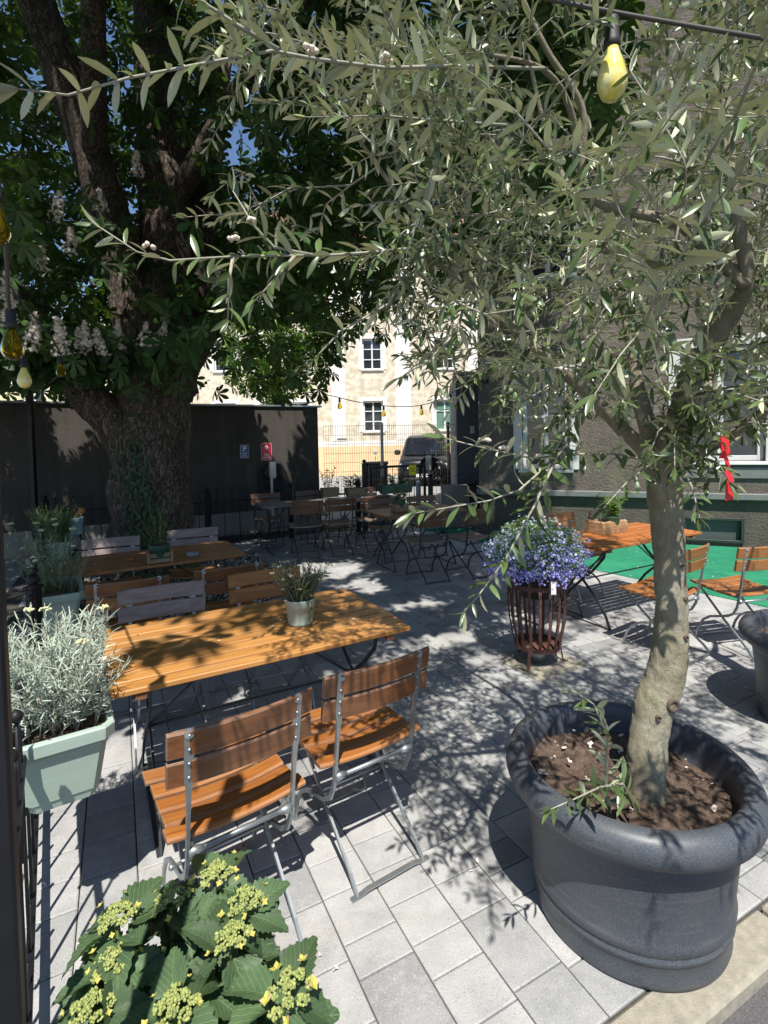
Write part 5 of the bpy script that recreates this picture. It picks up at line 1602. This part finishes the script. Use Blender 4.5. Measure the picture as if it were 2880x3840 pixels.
# ------------------------------------------------------------------ horse chestnut
ct = empty('chestnut_tree', (-3.15, 7.0, 0), 0, 'huge old flowering chestnut tree with forked ridged trunk in the pebble bed', 'tree')
def relc(pts): return [(p[0] + 3.15, p[1] - 7.0, p[2]) for p in pts]
mb = MB()
bark_tube(mb, relc([(-3.15, 7.02, -.02), (-3.15, 7.0, .3), (-3.17, 7.0, .9), (-3.12, 7.0, 1.6), (-3.06, 7.0, 2.2), (-3.02, 7.02, 2.7), (-2.98, 7.05, 3.1)]), [.68, .56, .50, .49, .46, .42, .34], 40, .13, 2.2, 10)
bark_tube(mb, relc([(-3.28, 6.92, 1.5), (-3.48, 6.82, 1.95), (-3.75, 6.7, 2.3), (-3.92, 6.4, 2.78), (-4.05, 6.0, 3.2), (-4.4, 5.2, 4.1), (-5.0, 4.4, 5.4)]), [.30, .27, .23, .20, .18, .15, .09], 24, .12, 3, 8)
bark_tube(mb, relc([(-3.15, 6.92, 2.2), (-3.22, 6.9, 3.2), (-3.35, 6.8, 4.17), (-3.54, 6.6, 5.25), (-3.68, 6.3, 6.05), (-3.9, 6.0, 7.0), (-4.2, 5.4, 8.4)]), [.34, .28, .255, .235, .22, .19, .10], 28, .08, 3, 8)
bark_tube(mb, relc([(-2.93, 7.08, 2.4), (-2.91, 7.1, 3.55), (-2.91, 7.2, 4.84), (-2.97, 7.3, 6.32), (-3.03, 7.4, 7.83), (-3.0, 7.6, 9.5)]), [.40, .35, .33, .31, .27, .14], 28, .08, 3, 8)
bark_tube(mb, relc([(-2.78, 7.2, 2.8), (-2.63, 7.6, 4.43), (-2.52, 8.0, 5.96), (-2.41, 8.5, 7.89), (-2.2, 9, 9.2)]), [.24, .19, .175, .14, .08], 20, .10, 3, 8)
bark_tube(mb, relc([(-2.85, 7.08, 2.35), (-2.65, 7.1, 2.83), (-2.34, 7.2, 3.31), (-1.79, 7.4, 3.86), (-1.0, 7.6, 4.4), (.2, 7.6, 5.0)]), [.27, .22, .18, .15, .11, .05], 20, .10, 3, 8)
bark_tube(mb, relc([(-3.54, 6.6, 5.2), (-2.6, 5.0, 6.4), (-1.6, 3.2, 7.2), (-.8, 1.6, 7.6)]), [.15, .11, .08, .03], 14, .1, 3, 6)
bark_tube(mb, relc([(-2.91, 7.2, 4.8), (-1.6, 6.6, 6.2), (-.2, 5.6, 7.0), (.8, 4.6, 7.4)]), [.15, .12, .08, .03], 14, .1, 3, 6)
bark_tube(mb, relc([(-4.4, 5.2, 4.1), (-4.6, 3.6, 5.0), (-4.4, 1.8, 6.2)]), [.12, .09, .03], 14, .1, 3, 6)
mb.build('trunk', MT['chestnut_bark'], ct)

def palmate():
    V = []; F = []
    st = [(0.03, .02), (.35, .10), (.68, .185), (.88, .15), (1.0, .01)]
    for k, (a, l) in enumerate(((-112, .62), (-66, .84), (-22, 1.0), (22, 1.0), (66, .84), (112, .62))):
        tv, tf, _ = blade([(y * l, w_ * l) for y, w_ in st], .25, .28 / l)
        o = len(V); ca, sa = math.cos(rad(a)), math.sin(rad(a))
        for x, y, z in tv: V.append((x * ca + y * sa, -x * sa + y * ca, z))
        F += [tuple(i + o for i in f) for f in tf]
    return V, F
PV, PF = palmate()
LIT = [(-30, 1.2), (-4, 2.3), (-2.2, 2.85), (-1.5, 3.15), (-1.0, 3.6), (-.3, 3.95), (.15, 4.45), (.8, 4.75), (1.3, 5.3), (1.85, 6.3), (2.3, 8.5), (2.9, 10.5), (3.3, 14), (3.5, 60), (60, 60), (60, -40), (-30, -40)]
SPOTS = [(-1.05, 6.9, .20), (-.8, 6.95, .16), (-.55, 7.0, .17), (-.3, 6.1, .17), (-.18, 5.9, .12), (-.65, 6.5, .08), (.35, 5.3, .10), (.1, 5.2, .07), (-2.2, 12.2, .3), (-1.9, 11.8, .22), (-2.4, 12.8, .2), (-1.75, 12.6, .12), (-2.1, 11.3, .2), (-6.3, 9.9, .3), (-6.0, 10.1, .2), (-5.2, 9.7, .16), (-4.6, 9.9, .12), (-1.1, 8.6, .12), (-.3, 8.3, .1), (-2.5, 11.5, .12)]
def chestnut_ok(x, y, z):
    if z < 2.35: return False
    if x > -1.0 and z < 2.85 + .4 * (x + 1.0): return False
    gx, gy_ = x - .035 * z, y + .576 * z
    if inside((gx, gy_), LIT):
        near = not inside((gx - .45, gy_ + .6), LIT)
        if rng.uniform() > (.17 if near else .0): return False
    for sx, sy, sr in SPOTS:
        if (gx - sx) ** 2 + ((gy_ - sy) * .8) ** 2 < (sr + .10) ** 2: return False
    for tx, tz, ax, az in ((-.262, .562, .030, .055), (-.275, .73, .022, .05), (-.235, .66, .018, .04), (-.42, .70, .014, .03)):
        if y > 2 and ((x / y - tx) / ax) ** 2 + (((z - 1.7) / y - tz) / az) ** 2 < 1 and rng.uniform() < .95: return False
    if y > -.5:
        vis = z < 1.75 + .93 * y
        if vis and y < 4.2: return False
        if vis and y < 5.0 and z < 3.4: return False
        t = x / max(y, .1)
        if vis and y < 6.5 and -.66 < t < -.30 and rng.uniform() < (.90 if z > 3.0 else .55): return False
    if y > 3:
        t = x / y
        if -.31 < t < -.13 and z < 1.7 + .235 * y and rng.uniform() < .85: return False
        if -.37 < t < -.31 and z < 1.7 + .20 * y and rng.uniform() < .7: return False
    # stay in front of the houses
    if (x - 5.0) * -.39 + (y - 7.7) * -.92 < .35 and x > 1.4: return False
    return True
P = []
c, r_ = np.array([-2.8, 5.0, 6.3]), np.array([6.7, 6.2, 4.3])
while len(P) < 12500:
    d = rand_dirs(1)[0] * rng.uniform(.30, 1.0) ** .45
    p = c + d * r_
    if chestnut_ok(*p): P.append(p)
while len(P) < 13600:      # low skirt round the trunk and towards the yard
    p = np.array([rng.uniform(-6.5, -.6), rng.uniform(5.0, 9.5), 2.4 + abs(rng.normal()) * 1.2])
    if math.hypot(p[0] + 3.1, p[1] - 7) > .75 and chestnut_ok(*p): P.append(p)
while len(P) < 18200:      # leaves added up the sun's path to shade terrace and wall, above head height
    if rng.uniform() < .62: gx, gy_ = rng.uniform(-3.2, 2.4), rng.uniform(3.1, 9.2)
    else: gx, gy_ = rng.uniform(-7, .4), rng.uniform(9.0, 13.5)
    z = rng.uniform(4.2, 8.5) if gy_ < 9 else rng.uniform(5, 9.5)
    p = np.array([gx + .035 * z, gy_ - .576 * z, z])
    if ((p - c) / (r_ * 1.12) @ ((p - c) / (r_ * 1.12))) < 1 and chestnut_ok(*p): P.append(p)
while len(P) < 18650:  # more leaves added to block the sun from the wall near its signs
    gx, gy_, z = rng.uniform(-3.4, -.6), rng.uniform(10.2, 12.4), rng.uniform(4.6, 8.5)
    p = np.array([gx + .035 * z, gy_ - .576 * z, z])
    if chestnut_ok(*p): P.append(p)
P = np.array(P)
# gather into clumps
cl = P[rng.integers(0, len(P), 900)]
idx = rng.uniform(size=len(P)) < .45
for i in np.where(idx)[0]:
    j = np.argmin(((cl - P[i]) ** 2).sum(1)); q = P[i] + (cl[j] - P[i]) * .45
    if chestnut_ok(*q): P[i] = q
out = unit(P - c); 
D = unit(out * .6 + rng.normal(size=P.shape) * .6 + np.array([0, 0, -.15]))
U = unit(np.tile([0, 0, 1.], (len(P), 1)) + out * .35 + rng.normal(size=P.shape) * .35)
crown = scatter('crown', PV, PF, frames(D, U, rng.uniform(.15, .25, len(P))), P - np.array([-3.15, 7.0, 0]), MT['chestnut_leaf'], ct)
# leaf sprays and flower candles low in front of the trunk
CAND = [(-3.35, 5.5, 4.07), (-3.28, 5.6, 3.77), (-3.44, 5.2, 2.82), (-3.24, 5.3, 2.80), (-3.2, 5.6, 2.75), (-2.95, 5.8, 2.89), (-2.78, 6.1, 2.90), (-2.65, 6.2, 2.93), (-3.57, 5.0, 3.14), (-3.55, 5.0, 2.93), (-2.83, 6.2, 4.84), (-1.97, 6.3, 3.55), (-1.88, 6.25, 3.40), (-3.1, 5.9, 4.3), (-3.1, 5.45, 2.80), (-3.0, 5.6, 2.74), (-2.88, 5.7, 2.80), (-3.5, 5.2, 2.72), (-3.32, 5.4, 2.70), (-3.6, 5.6, 3.6)]
for p in CAND:
    p = tuple(np.array(p) * [.955, .955, 1] + [0, 0, .015])
    n = 80
    t = rng.uniform(0, 1, n); a = rng.uniform(0, 6.28, n)
    rr = (.074 * (1 - t) ** .75 + .010) * rng.uniform(.35, 1.15, n)
    tilt = rng.normal(size=2) * .03
    Pf = np.column_stack([p[0] + 3.15 + rr * np.cos(a) + tilt[0] * t, p[1] - 7.0 + rr * np.sin(a) + tilt[1] * t, p[2] - .13 + .26 * t])
    Nf = np.column_stack([np.cos(a), np.sin(a), np.full(n, .35)]) + rng.normal(size=(n, 3)) * .5
    flowers_at(ct, 'flower_candle', Pf, Nf, 'blossom', .025)
P = []
for p in CAND:
    for k in range(9):
        a = rng.uniform(0, 6.28); r1 = rng.uniform(.10, .38)
        q = np.array([p[0] + r1 * math.cos(a), p[1] + abs(r1 * math.sin(a)) * .7 + .05, p[2] - .14 + rng.uniform(-.18, .16)])
        P.append(q)
P = np.array(P)
D = unit(np.column_stack([rng.normal(size=len(P)), -.5 + rng.normal(size=len(P)) * .6, -.45 + rng.normal(size=len(P)) * .3]))
U = unit(np.tile([0, -.35, 1.], (len(P), 1)) + rng.normal(size=P.shape) * .35)
scatter('leaf_sprays', PV, PF, frames(D, U, rng.uniform(.16, .23, len(P))), P - np.array([-3.15, 7.0, 0]), MT['chestnut_leaf'], ct)

# ivy on the trunk
iv = empty('ivy', (-3.1, 6.5, 0), 0, 'dark ivy climbing the front of the chestnut trunk', 'ivy')
P = []; N_ = []
mb = MB()
for s_ in range(9):
    x = rng.uniform(-.14, .12); pts = []
    zt = rng.uniform(1.2, 2.1)
    for k in range(14):
        z = zt * k / 13; x += rng.normal() * .022
        yy = -math.sqrt(max(.01, (.56 - .05 * min(z, 1)) ** 2 - x * x)) + .50 + (-.07 if z < .3 else 0)
        pts.append((x, yy, z))
        for q in range(5):
            P.append((x + rng.normal() * .045, yy - .012 - abs(rng.normal()) * .012, z + rng.uniform(-.07, .07))); N_.append((rng.normal() * .4, -1, .45 + rng.normal() * .3))
    mb.tube(pts, .006, 5)
mb.build('stems', MT['stem'], iv)
P = np.array(P); N_ = unit(np.array(N_))
tv, tf, _ = blade([(0, .12), (.15, .42), (.4, .40), (.7, .2), (1, .01)], .08, .1)
D = unit(np.column_stack([rng.normal(size=len(P)) * .7, np.full(len(P), -.1), -np.ones(len(P)) + rng.normal(size=len(P)) * .5]))
scatter('foliage', tv, tf, frames(D, N_, rng.uniform(.04, .062, len(P))), P, MT['ivy_leaf'], iv)
# small herbs by the trunk foot
hb = empty('bed_plant', (-2.5, 6.1, 0), 0, 'low green herbs growing in the pebbles in front of the chestnut trunk', 'plant')
stems_plant(hb, .35, .28, 26, 14, .06, .03, 'dark_herb', .3, 0, None, 'stem', .002, .4, .1, .2)

# sunny tree beyond the wall
lt_ = empty('leafy_tree', (-2.75, 13.6, 0), 0, 'bright green sunlit tree standing beyond the dark wall', 'tree')
mb = MB(); bark_tube(mb, [(0, 0, -.05), (.05, 0, 1.5), (0, .05, 3.2), (.1, 0, 5)], [.16, .13, .11, .04], 14, .1, 3, 6)
for k in range(7):
    a = k * .9; z = 2.2 + .35 * k
    mb.tube([(.03, 0, z), (.5 * math.cos(a), .5 * math.sin(a), z + .4), (1.1 * math.cos(a), 1.1 * math.sin(a), z + .55)], [.05, .03, .01], 7)
mb.build('trunk', MT['chestnut_bark'], lt_)
n = 1500
d = rand_dirs(n); P = d * np.array([1.45, 1.3, 2.15]) * (rng.uniform(.3, 1, (n, 1)) ** .45) + np.array([0, 0, 4.75])
P += np.sin(P * 3.1)[:, [1, 2, 0]] * .16
D = unit(d * .7 + rng.normal(size=d.shape) * .5 + [0, 0, -.2]); U = unit(np.tile([0, 0, 1.], (n, 1)) + d * .3 + rng.normal(size=d.shape) * .35)
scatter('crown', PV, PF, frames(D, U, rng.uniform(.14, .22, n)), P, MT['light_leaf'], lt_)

# ------------------------------------------------------------------ hydrangea in front
hy = empty('hydrangea', (-.49, 1.10, 0), 0, 'leafy hydrangea with yellow green lacecap flower heads beside the nearest chair', 'hydrangea')
ho = np.array([-.49, 1.10, 0])
mb = MB(); mb.lathe([(.13, 0), (.135, .01), (.175, .25), (.185, .255), (.185, .28), (.17, .28), (.165, .24)], 40); mb.build('pot', MT['green_pot'], hy)
mb = MB(); mb.lathe([(.0005, .25), (.166, .245)], 24); mb.build('soil', MT['dark_soil'], hy)
HEADS = [(-.457, 1.30, .60), (-.55, 1.25, .585), (-.36, 1.22, .60), (-.362, 1.12, .605), (-.662, 1.20, .585), (-.212, 1.00, .61), (-.428, .97, .62), (-.641, 1.05, .53), (-.635, 1.13, .55)]
# serrated ovate leaf grid
ny, nx = 16, 6
HV = []; HF = []; HU = []
for i in range(ny + 1):
    t = i / ny
    wd = .40 * (math.sin(math.pi * min(1, t ** .72)) ** .85) * (1 - .25 * t) + .004
    wd *= 1 + (.10 if i % 2 else -.06) * (0 < i < ny)
    for j in range(nx + 1):
        s = -1 + 2 * j / nx
        ve = .018 * math.cos((t - .5 * abs(s)) * 44) * abs(s) * (1 - abs(s)) * 2
        HV.append((s * wd, t + .03 * abs(s) * (i % 2) , (.42 * abs(s)) * wd - .34 * t * t + ve + .02 * math.sin(9 * t + 2 * s) * abs(s)))
        HU.append((s * wd / .4, t))
for i in range(ny):
    for j in range(nx):
        a = i * (nx + 1) + j
        HF.append((a, a + 1, a + nx + 2, a + nx + 1))
P = []; D = []; U = []; S = []
mbs = MB()
for (hx, hyy, hz) in HEADS:
    h = np.array([hx, hyy, hz]) - ho
    base = np.array([h[0] * .35 + rng.normal() * .02, h[1] * .35 + rng.normal() * .02, .25])
    mid = (base + h) / 2 + np.array([h[0] * .12, h[1] * .12, .03])
    mbs.tube([base, mid, h - np.array([0, 0, .03]), h - np.array([0, 0, .012])], [.0055, .005, .004, .003], 7)
    a0 = rng.uniform(0, 6.28)
    for lev, (f, cnt, sz) in enumerate(((.90, 5, .105), (.68, 4, .125), (.46, 4, .125))):
        p = base + (h - base) * f
        for k in range(cnt):
            a = a0 + lev * .8 + 2 * math.pi * k / cnt + rng.normal() * .2
            P.append(p + np.array([math.cos(a), math.sin(a), 0]) * .025); D.append((math.cos(a), math.sin(a), .02 + rng.normal() * .30)); U.append((rng.normal() * .35, rng.normal() * .35 - .15, 1)); S.append(sz * rng.uniform(.8, 1.15))
for k in range(34):
    a = rng.uniform(0, 6.28); r_ = .235 * math.sqrt(rng.uniform(.1, 1)); z = .62 - .55 * r_ + rng.uniform(-.14, .01)
    P.append((r_ * math.cos(a), r_ * math.sin(a), z)); D.append((math.cos(a) + rng.normal() * .4, math.sin(a) + rng.normal() * .4, rng.normal() * .2)); U.append((rng.normal() * .25, rng.normal() * .25, 1)); S.append(rng.uniform(.08, .12))
mbs.build('stems', MT['stem'], hy)
P = np.array(P); D = unit(np.array(D, float)); U = unit(np.array(U, float)); S = np.array(S)
scatter('foliage', HV, HF, frames(D, U, S), P, MT['hyd_leaf'], hy, True, HU)
BR = ([(0, 0, .0), (.55, -.5, .22), (1.25, 0, .5), (.55, .5, .22), (-.55, .5, .22), (-1.25, 0, .5), (-.55, -.5, .22), (.5, -.55, .3), (0, -1.25, .55), (-.5, -.55, .3), (-.5, .55, .3), (0, 1.25, .55), (.5, .55, .3)],
      [(0, 1, 2, 3), (0, 4, 5, 6), (0, 9, 8, 7), (0, 12, 11, 10)])
for hi, (hx, hyy, hz) in enumerate(HEADS):
    h = np.array([hx, hyy, hz]) - ho
    cs = []
    for k in range(9):
        a = k * 2.4; r_ = .013 * math.sqrt(k) * (1.25 if hi == 5 else 1.0)
        cs.append(h + np.array([r_ * math.cos(a), r_ * math.sin(a), -.004 * k * .4 + rng.normal() * .003]))
    head = buds_at(hy, 'flower_head', cs, 'bud', .0135, 34, .0034, .8)
    n = 5
    A = np.arange(n) * 2 * math.pi / n + rng.normal(size=n) * .25
    R_ = rng.uniform(.044, .062, n)
    Pb = np.column_stack([h[0] + R_ * np.cos(A), h[1] + R_ * np.sin(A), h[2] + rng.uniform(-.012, .012, n)])
    Nb = unit(np.column_stack([np.cos(A) * .6, np.sin(A) * .6 - .25, np.ones(n)]) + rng.normal(size=(n, 3)) * .3)
    X = unit(np.cross(Nb, rng.normal(size=(n, 3)))); Y = np.cross(Nb, X)
    Rb = np.stack([X, Y, Nb], axis=2) * (rng.uniform(.0055, .0080, n) * (1.6 if hi == 5 else 1))[:, None, None]
    tv_ = BR[0] + [(.8, -.28, .35), (1.27, 0, .53), (.8, .28, .35), (-.8, .28, .35), (-1.27, 0, .53), (-.8, -.28, .35)]
    for q in range(n):
        pink = hi in (5, 0) and rng.uniform() < .75
        scatter('bract', tv_ if pink else BR[0], BR[1] + [(13, 14, 15), (16, 17, 18)] if pink else BR[1], Rb[q:q + 1], Pb[q:q + 1], [MT['bract'], MT['bract_tip']], head, False, None, [0, 0, 0, 0] + ([1, 1] if pink else []))

# ------------------------------------------------------------------ string lights
def bulb(parent, p, glass='glass_bulb', r=.031, tilt=(0, 0)):
    T = Matrix.Translation(p) @ Euler((tilt[0], tilt[1], 0)).to_matrix().to_4x4()
    q = r / .031
    mb = MB(); mb.lathe([(.0005, 0), (.012 * q, -.001), (.0145 * q, -.006), (.0145 * q, -.04), (.0165 * q, -.042), (.0165 * q, -.056), (.013 * q, -.058)], 16, T); s = mb.build('socket', MT['rubber'], parent)
    mb = MB(); mb.lathe([(.0125, -.058), (.014, -.068), (r * .80, -.092), (r, -.118), (r * .96, -.132), (r * .7, -.148), (r * .35, -.155), (.0005, -.157)], 22, T); mb.build('bulb', MT[glass], s)
    mb = MB()
    for k in range(4):
        a = k * 1.57
        mb.tube([T @ Vector((.004 * math.cos(a), .004 * math.sin(a), -.075)), T @ Vector((.011 * math.cos(a), .011 * math.sin(a), -.125))], .0008, 4)
    mb.build('filament', MT['bract'], s)
def string(label, pts, bulbs, r=.0055):
    t = empty('string_lights', (0, 0, 0), 0, label, 'string lights')
    mb = MB()
    P = []
    for i in range(len(pts) - 1):
        p0, p1, p2, p3 = [Vector(pts[j]) for j in (max(0, i - 1), i, i + 1, min(len(pts) - 1, i + 2))]
        for k in range(8):
            s = k / 8
            P.append(.5 * ((2 * p1) + (p2 - p0) * s + (2 * p0 - 5 * p1 + 4 * p2 - p3) * s * s + (3 * p1 - p0 - 3 * p2 + p3) * s ** 3))
    P.append(Vector(pts[-1]))
    mb.tube(P, r, 8); mb.build('cable', MT['cable'], t)
    for b_ in bulbs: bulb(t, *b_)
    return t
pl_ = empty('light_pole', (-5.22, 7.72, 0), 0, 'thin dark pole carrying the string lights where the two railings meet', 'pole')
mb = MB(); mb.box((0, 0, 1.33), (.07, .07, 2.66), .004); mb.build('pole', MT['iron'], pl_)
mb = MB(); mb.tube([(0, -.03, 2.62), (.0, -.07, 2.62)], .012, 8); mb.build('hook', MT['iron'], pl_)
string('near string of amber bulbs sagging down to the thin pole', [(-.62, .5, 2.75), (-.875, 1.2, 2.30), (-1.13, 1.6, 2.115), (-1.71, 2.5, 2.13), (-2.6, 3.8, 2.30), (-5.2, 7.65, 2.62)],
       [((-.872, 1.2, 2.315),), ((-1.128, 1.6, 2.12),), ((-1.712, 2.5, 2.135), 'pale_bulb'), ((-2.56, 3.75, 2.30),)])
string('string with one amber bulb hanging in front of the chestnut trunk', [(-5.2, 7.6, 2.58), (-3.6, 5.6, 2.36), (-2.36, 3.85, 2.36), (-2.2, 3.0, 2.75), (-1.9, 1.5, 3.6)], [((-2.36, 3.84, 2.36),)])
string('thick dark string with big bulbs crossing through the olive crown', [(-.75, 1.5, 3.05), (-.46, 1.35, 2.96), (.0, 1.15, 2.72), (.32, 1.05, 2.56), (.452, 1.02, 2.505), (.60, .99, 2.45), (.9, .95, 2.36)], [((.452, 1.02, 2.495), 'pale_bulb', .028), ((-.46, 1.35, 2.965),)], .0042)
string('far string of small yellow bulbs sagging in front of the beige house', [(-1.9, 7.3, 3.6), (-.9, 6.9, 2.45), (-.58, 7.0, 2.27), (.01, 7.5, 2.18), (.59, 8.0, 2.21), (1.08, 8.3, 2.40), (1.56, 8.7, 2.74), (1.78, 8.95, 3.0)],
       [((-.58, 7.0, 2.27),), ((.01, 7.5, 2.18),), ((.59, 8.0, 2.21),), ((1.08, 8.3, 2.40), 'pale_bulb'), ((1.56, 8.7, 2.74),)], .006)

# ------------------------------------------------------------------ vehicles beyond the mesh fence
def wheel(parent, c, r=.34, w_=.22):
    T = Matrix.Translation(c) @ Matrix.Rotation(rad(90), 4, 'Y')
    mb = MB(); mb.lathe([(r * .62, -w_ / 2), (r * .95, -w_ / 2), (r, -w_ * .35), (r, w_ * .35), (r * .95, w_ / 2), (r * .62, w_ / 2)], 28, T); wh_ = mb.build('wheel', MT['rubber'], parent)
    mb = MB(); mb.lathe([(.0005, w_ * .42), (r * .2, w_ * .42), (r * .6, w_ * .38), (r * .63, w_ * .3)], 20, T); mb.lathe([(.0005, -w_ * .42), (r * .2, -w_ * .42), (r * .6, -w_ * .38), (r * .63, -w_ * .3)], 20, T); mb.build('rim', MT['galv'], wh_)
def vehicle(name, loc, rz, label, cat, paint, W, H, hood_h, L, nose, roof_back):
    """front faces local -y"""
    t = empty(name, loc, rz, label, cat)
    mb = MB()
    hw = W / 2
    # sections along y: (y, z_low, z_belt, half width low, top z, half width top)
    S = [(0, .30, .62, hw * .86, hood_h * .80, hw * .74), (.12, .24, .70, hw * .96, hood_h * .93, hw * .86), (nose, .22, .85, hw, hood_h, hw * .92),
         (nose + .05, .22, .88, hw, hood_h + .03, hw * .92), (nose + .85, .22, .92, hw, H - .10, hw * .80), (nose + 1.25, .22, .95, hw, H, hw * .76), (L - roof_back, .22, .95, hw, H - .02, hw * .76), (L - .12, .24, .95, hw * .98, H - .35 if roof_back > .3 else H - .1, hw * .78), (L, .32, .9, hw * .92, hood_h, hw * .8)]
    ring = lambda s: [(-s[3], s[0], s[1]), (-s[3], s[0], s[2]), (-(s[3] * .35 + s[5] * .65), s[0], (s[2] + s[4]) / 2 + .12 * (s[4] - s[2])), (-s[5], s[0], s[4] - .07), (-s[5] * .86, s[0], s[4]), (s[5] * .86, s[0], s[4]), (s[5], s[0], s[4] - .07), ((s[3] * .35 + s[5] * .65), s[0], (s[2] + s[4]) / 2 + .12 * (s[4] - s[2])), (s[3], s[0], s[2]), (s[3], s[0], s[1])]
    R_ = [ring(s) for s in S]; n = 10
    vs = [q for r_ in R_ for q in r_]; fs = []
    for i in range(len(R_) - 1):
        for k in range(n):
            k2 = (k + 1) % n
            fs.append((i * n + k, i * n + k2, (i + 1) * n + k2, (i + 1) * n + k))
    fs.append(tuple(range(n))[::-1]); fs.append(tuple((len(R_) - 1) * n + k for k in range(n)))
    mb.add(vs, fs, True); mb.build('body', MT[paint], t)
    a, b_ = S[3], S[4]
    mb = MB()
    def wp(s, fx, dz): return (fx * (s[5] * .9), s[0] - .03, s[4] + dz)
    mb.add([wp(a, -1, .05), wp(a, 1, .05), wp(b_, 1, -.01), wp(b_, -1, -.01)], [(0, 1, 2, 3)]); mb.build('windscreen', MT['car_glass'], t)
    for s_ in (-1, 1):
        mb = MB(); mb.box((s_ * (hw + .12), nose + .55, hood_h + .16), (.22, .12, .20), .04); mb.build('mirror', MT['rubber'], t)
        mb = MB(); mb.add([(s_ * hw * .90, .10, .80 * hood_h), (s_ * hw * .52, .02, .74 * hood_h), (s_ * hw * .58, .02, .60 * hood_h), (s_ * hw * .95, .12, .64 * hood_h)], [(0, 1, 2, 3)]); mb.v = [(x, y - .03, z) for x, y, z in mb.v]; mb.build('headlight', MT['lamp_white'], t)
        for y in (.85, L - .8): wheel(t, (s_ * (hw - .1), y, .33))
    mb = MB()
    for k in range(4): mb.box((0, -.02, .40 + .075 * k), (W * .46, .03, .03), .004)
    mb.build('grille', MT['rubber'], t)
    mb = MB(); mb.box((0, -.035, .40), (.52, .012, .11), .002); mb.build('number_plate', MT['sign_white'], t)
    mb = MB(); mb.box((0, .0, .28), (W * .88, .16, .10), .03); mb.build('bumper', MT['rubber'], t)
    return t
vehicle('van', (1.40, 18.6, -.03), rad(-8), 'black van parked nose first behind the mesh fence', 'van', 'black_paint', 1.9, 1.86, 1.05, 4.8, .75, .2)
vehicle('car', (3.35, 18.2, -.03), rad(-4), 'dark blue car parked right of the van, half hidden by the annex', 'car', 'blue_paint', 1.75, 1.38, .88, 4.2, .95, .9)
charger((1.02, 11.75, .99), rad(-10), 'dark charging point with hanging cable in front of the parked black van')
mb = MB(); mb.box((-.2, 12.25, .80), (.56, .5, .62), .03); mb.box((-.2, 12.25, 1.14), (.60, .54, .05), .015)
for x in (-.42, .02): mb.box((x, 12.1, .22), (.05, .05, .55))
tag(mb.build('container', MT['brown_bin']), 'dark brown container on legs behind the left post of the iron gate', 'container')

# ------------------------------------------------------------------ fallen blossom on paving, tables and soil
P = []; 
while len(P) < 520:
    x, y = rng.uniform(-3, 4.5), rng.uniform(1.2, 10)
    u_, v_ = np.array([x, y]) @ GU, np.array([x, y]) @ GV
    if v_ < 1.05: continue
    P.append((x, y, .006 if not inside((x, y), CARP) else .013))
tabs = [((-.674, 2.645), 29.2, 1.3, .78, 14), ((-1.99, 4.39), 30, 1.3, .66, 12), ((.4, 6.98), 25, 1.1, .6, 8), ((2.27, 4.97), 28, 1.3, .66, 8), ((-1.42, 8.05), 23, 1, .58, 6)]
for (cx, cy), a, L, W, n in tabs:
    ca, sa = math.cos(rad(a)), math.sin(rad(a))
    for k in range(n):
        lx, ly = rng.uniform(-L / 2, L / 2), rng.uniform(-W / 2, W / 2)
        P.append((cx + lx * ca - ly * sa, cy + lx * sa + ly * ca, .750))
for k in range(46):
    a = rng.uniform(0, 6.28); r_ = .30 * math.sqrt(rng.uniform(.1, 1)) if k > 14 else rng.uniform(.26, .32)
    P.append((.85 + r_ * math.cos(a), 1.835 + r_ * math.sin(a), .470 + (0 if r_ < .25 else -.008)))
P = np.array(P); n = len(P)
A = rng.uniform(0, 6.28, n)
Nn = unit(np.column_stack([rng.normal(size=n) * .3, rng.normal(size=n) * .3, np.ones(n)]))
X = unit(np.cross(Nn, np.column_stack([np.cos(A), np.sin(A), np.zeros(n)]))); Y = np.cross(Nn, X)
PT = ([(0, 0, .1), (.9, -.35, .5), (1.2, .1, .2), (.7, .5, .6), (.1, 1.0, .25), (-.6, .75, .55), (-.9, .1, .2), (-.3, -.4, .5)], [(0, 1, 2, 3), (0, 3, 4, 5), (0, 5, 6, 7)])
S = rng.uniform(.005, .012, n)
big = rng.uniform(size=n) < .12; S[big] *= 1.5
tag(scatter('fallen_blossom', PT[0], PT[1], np.stack([X, Y, Nn], axis=2) * S[:, None, None], P, MT['petal'], None, False), 'pale chestnut blossom fallen over the paving, tables and pot soil', 'petals', None, 'stuff')
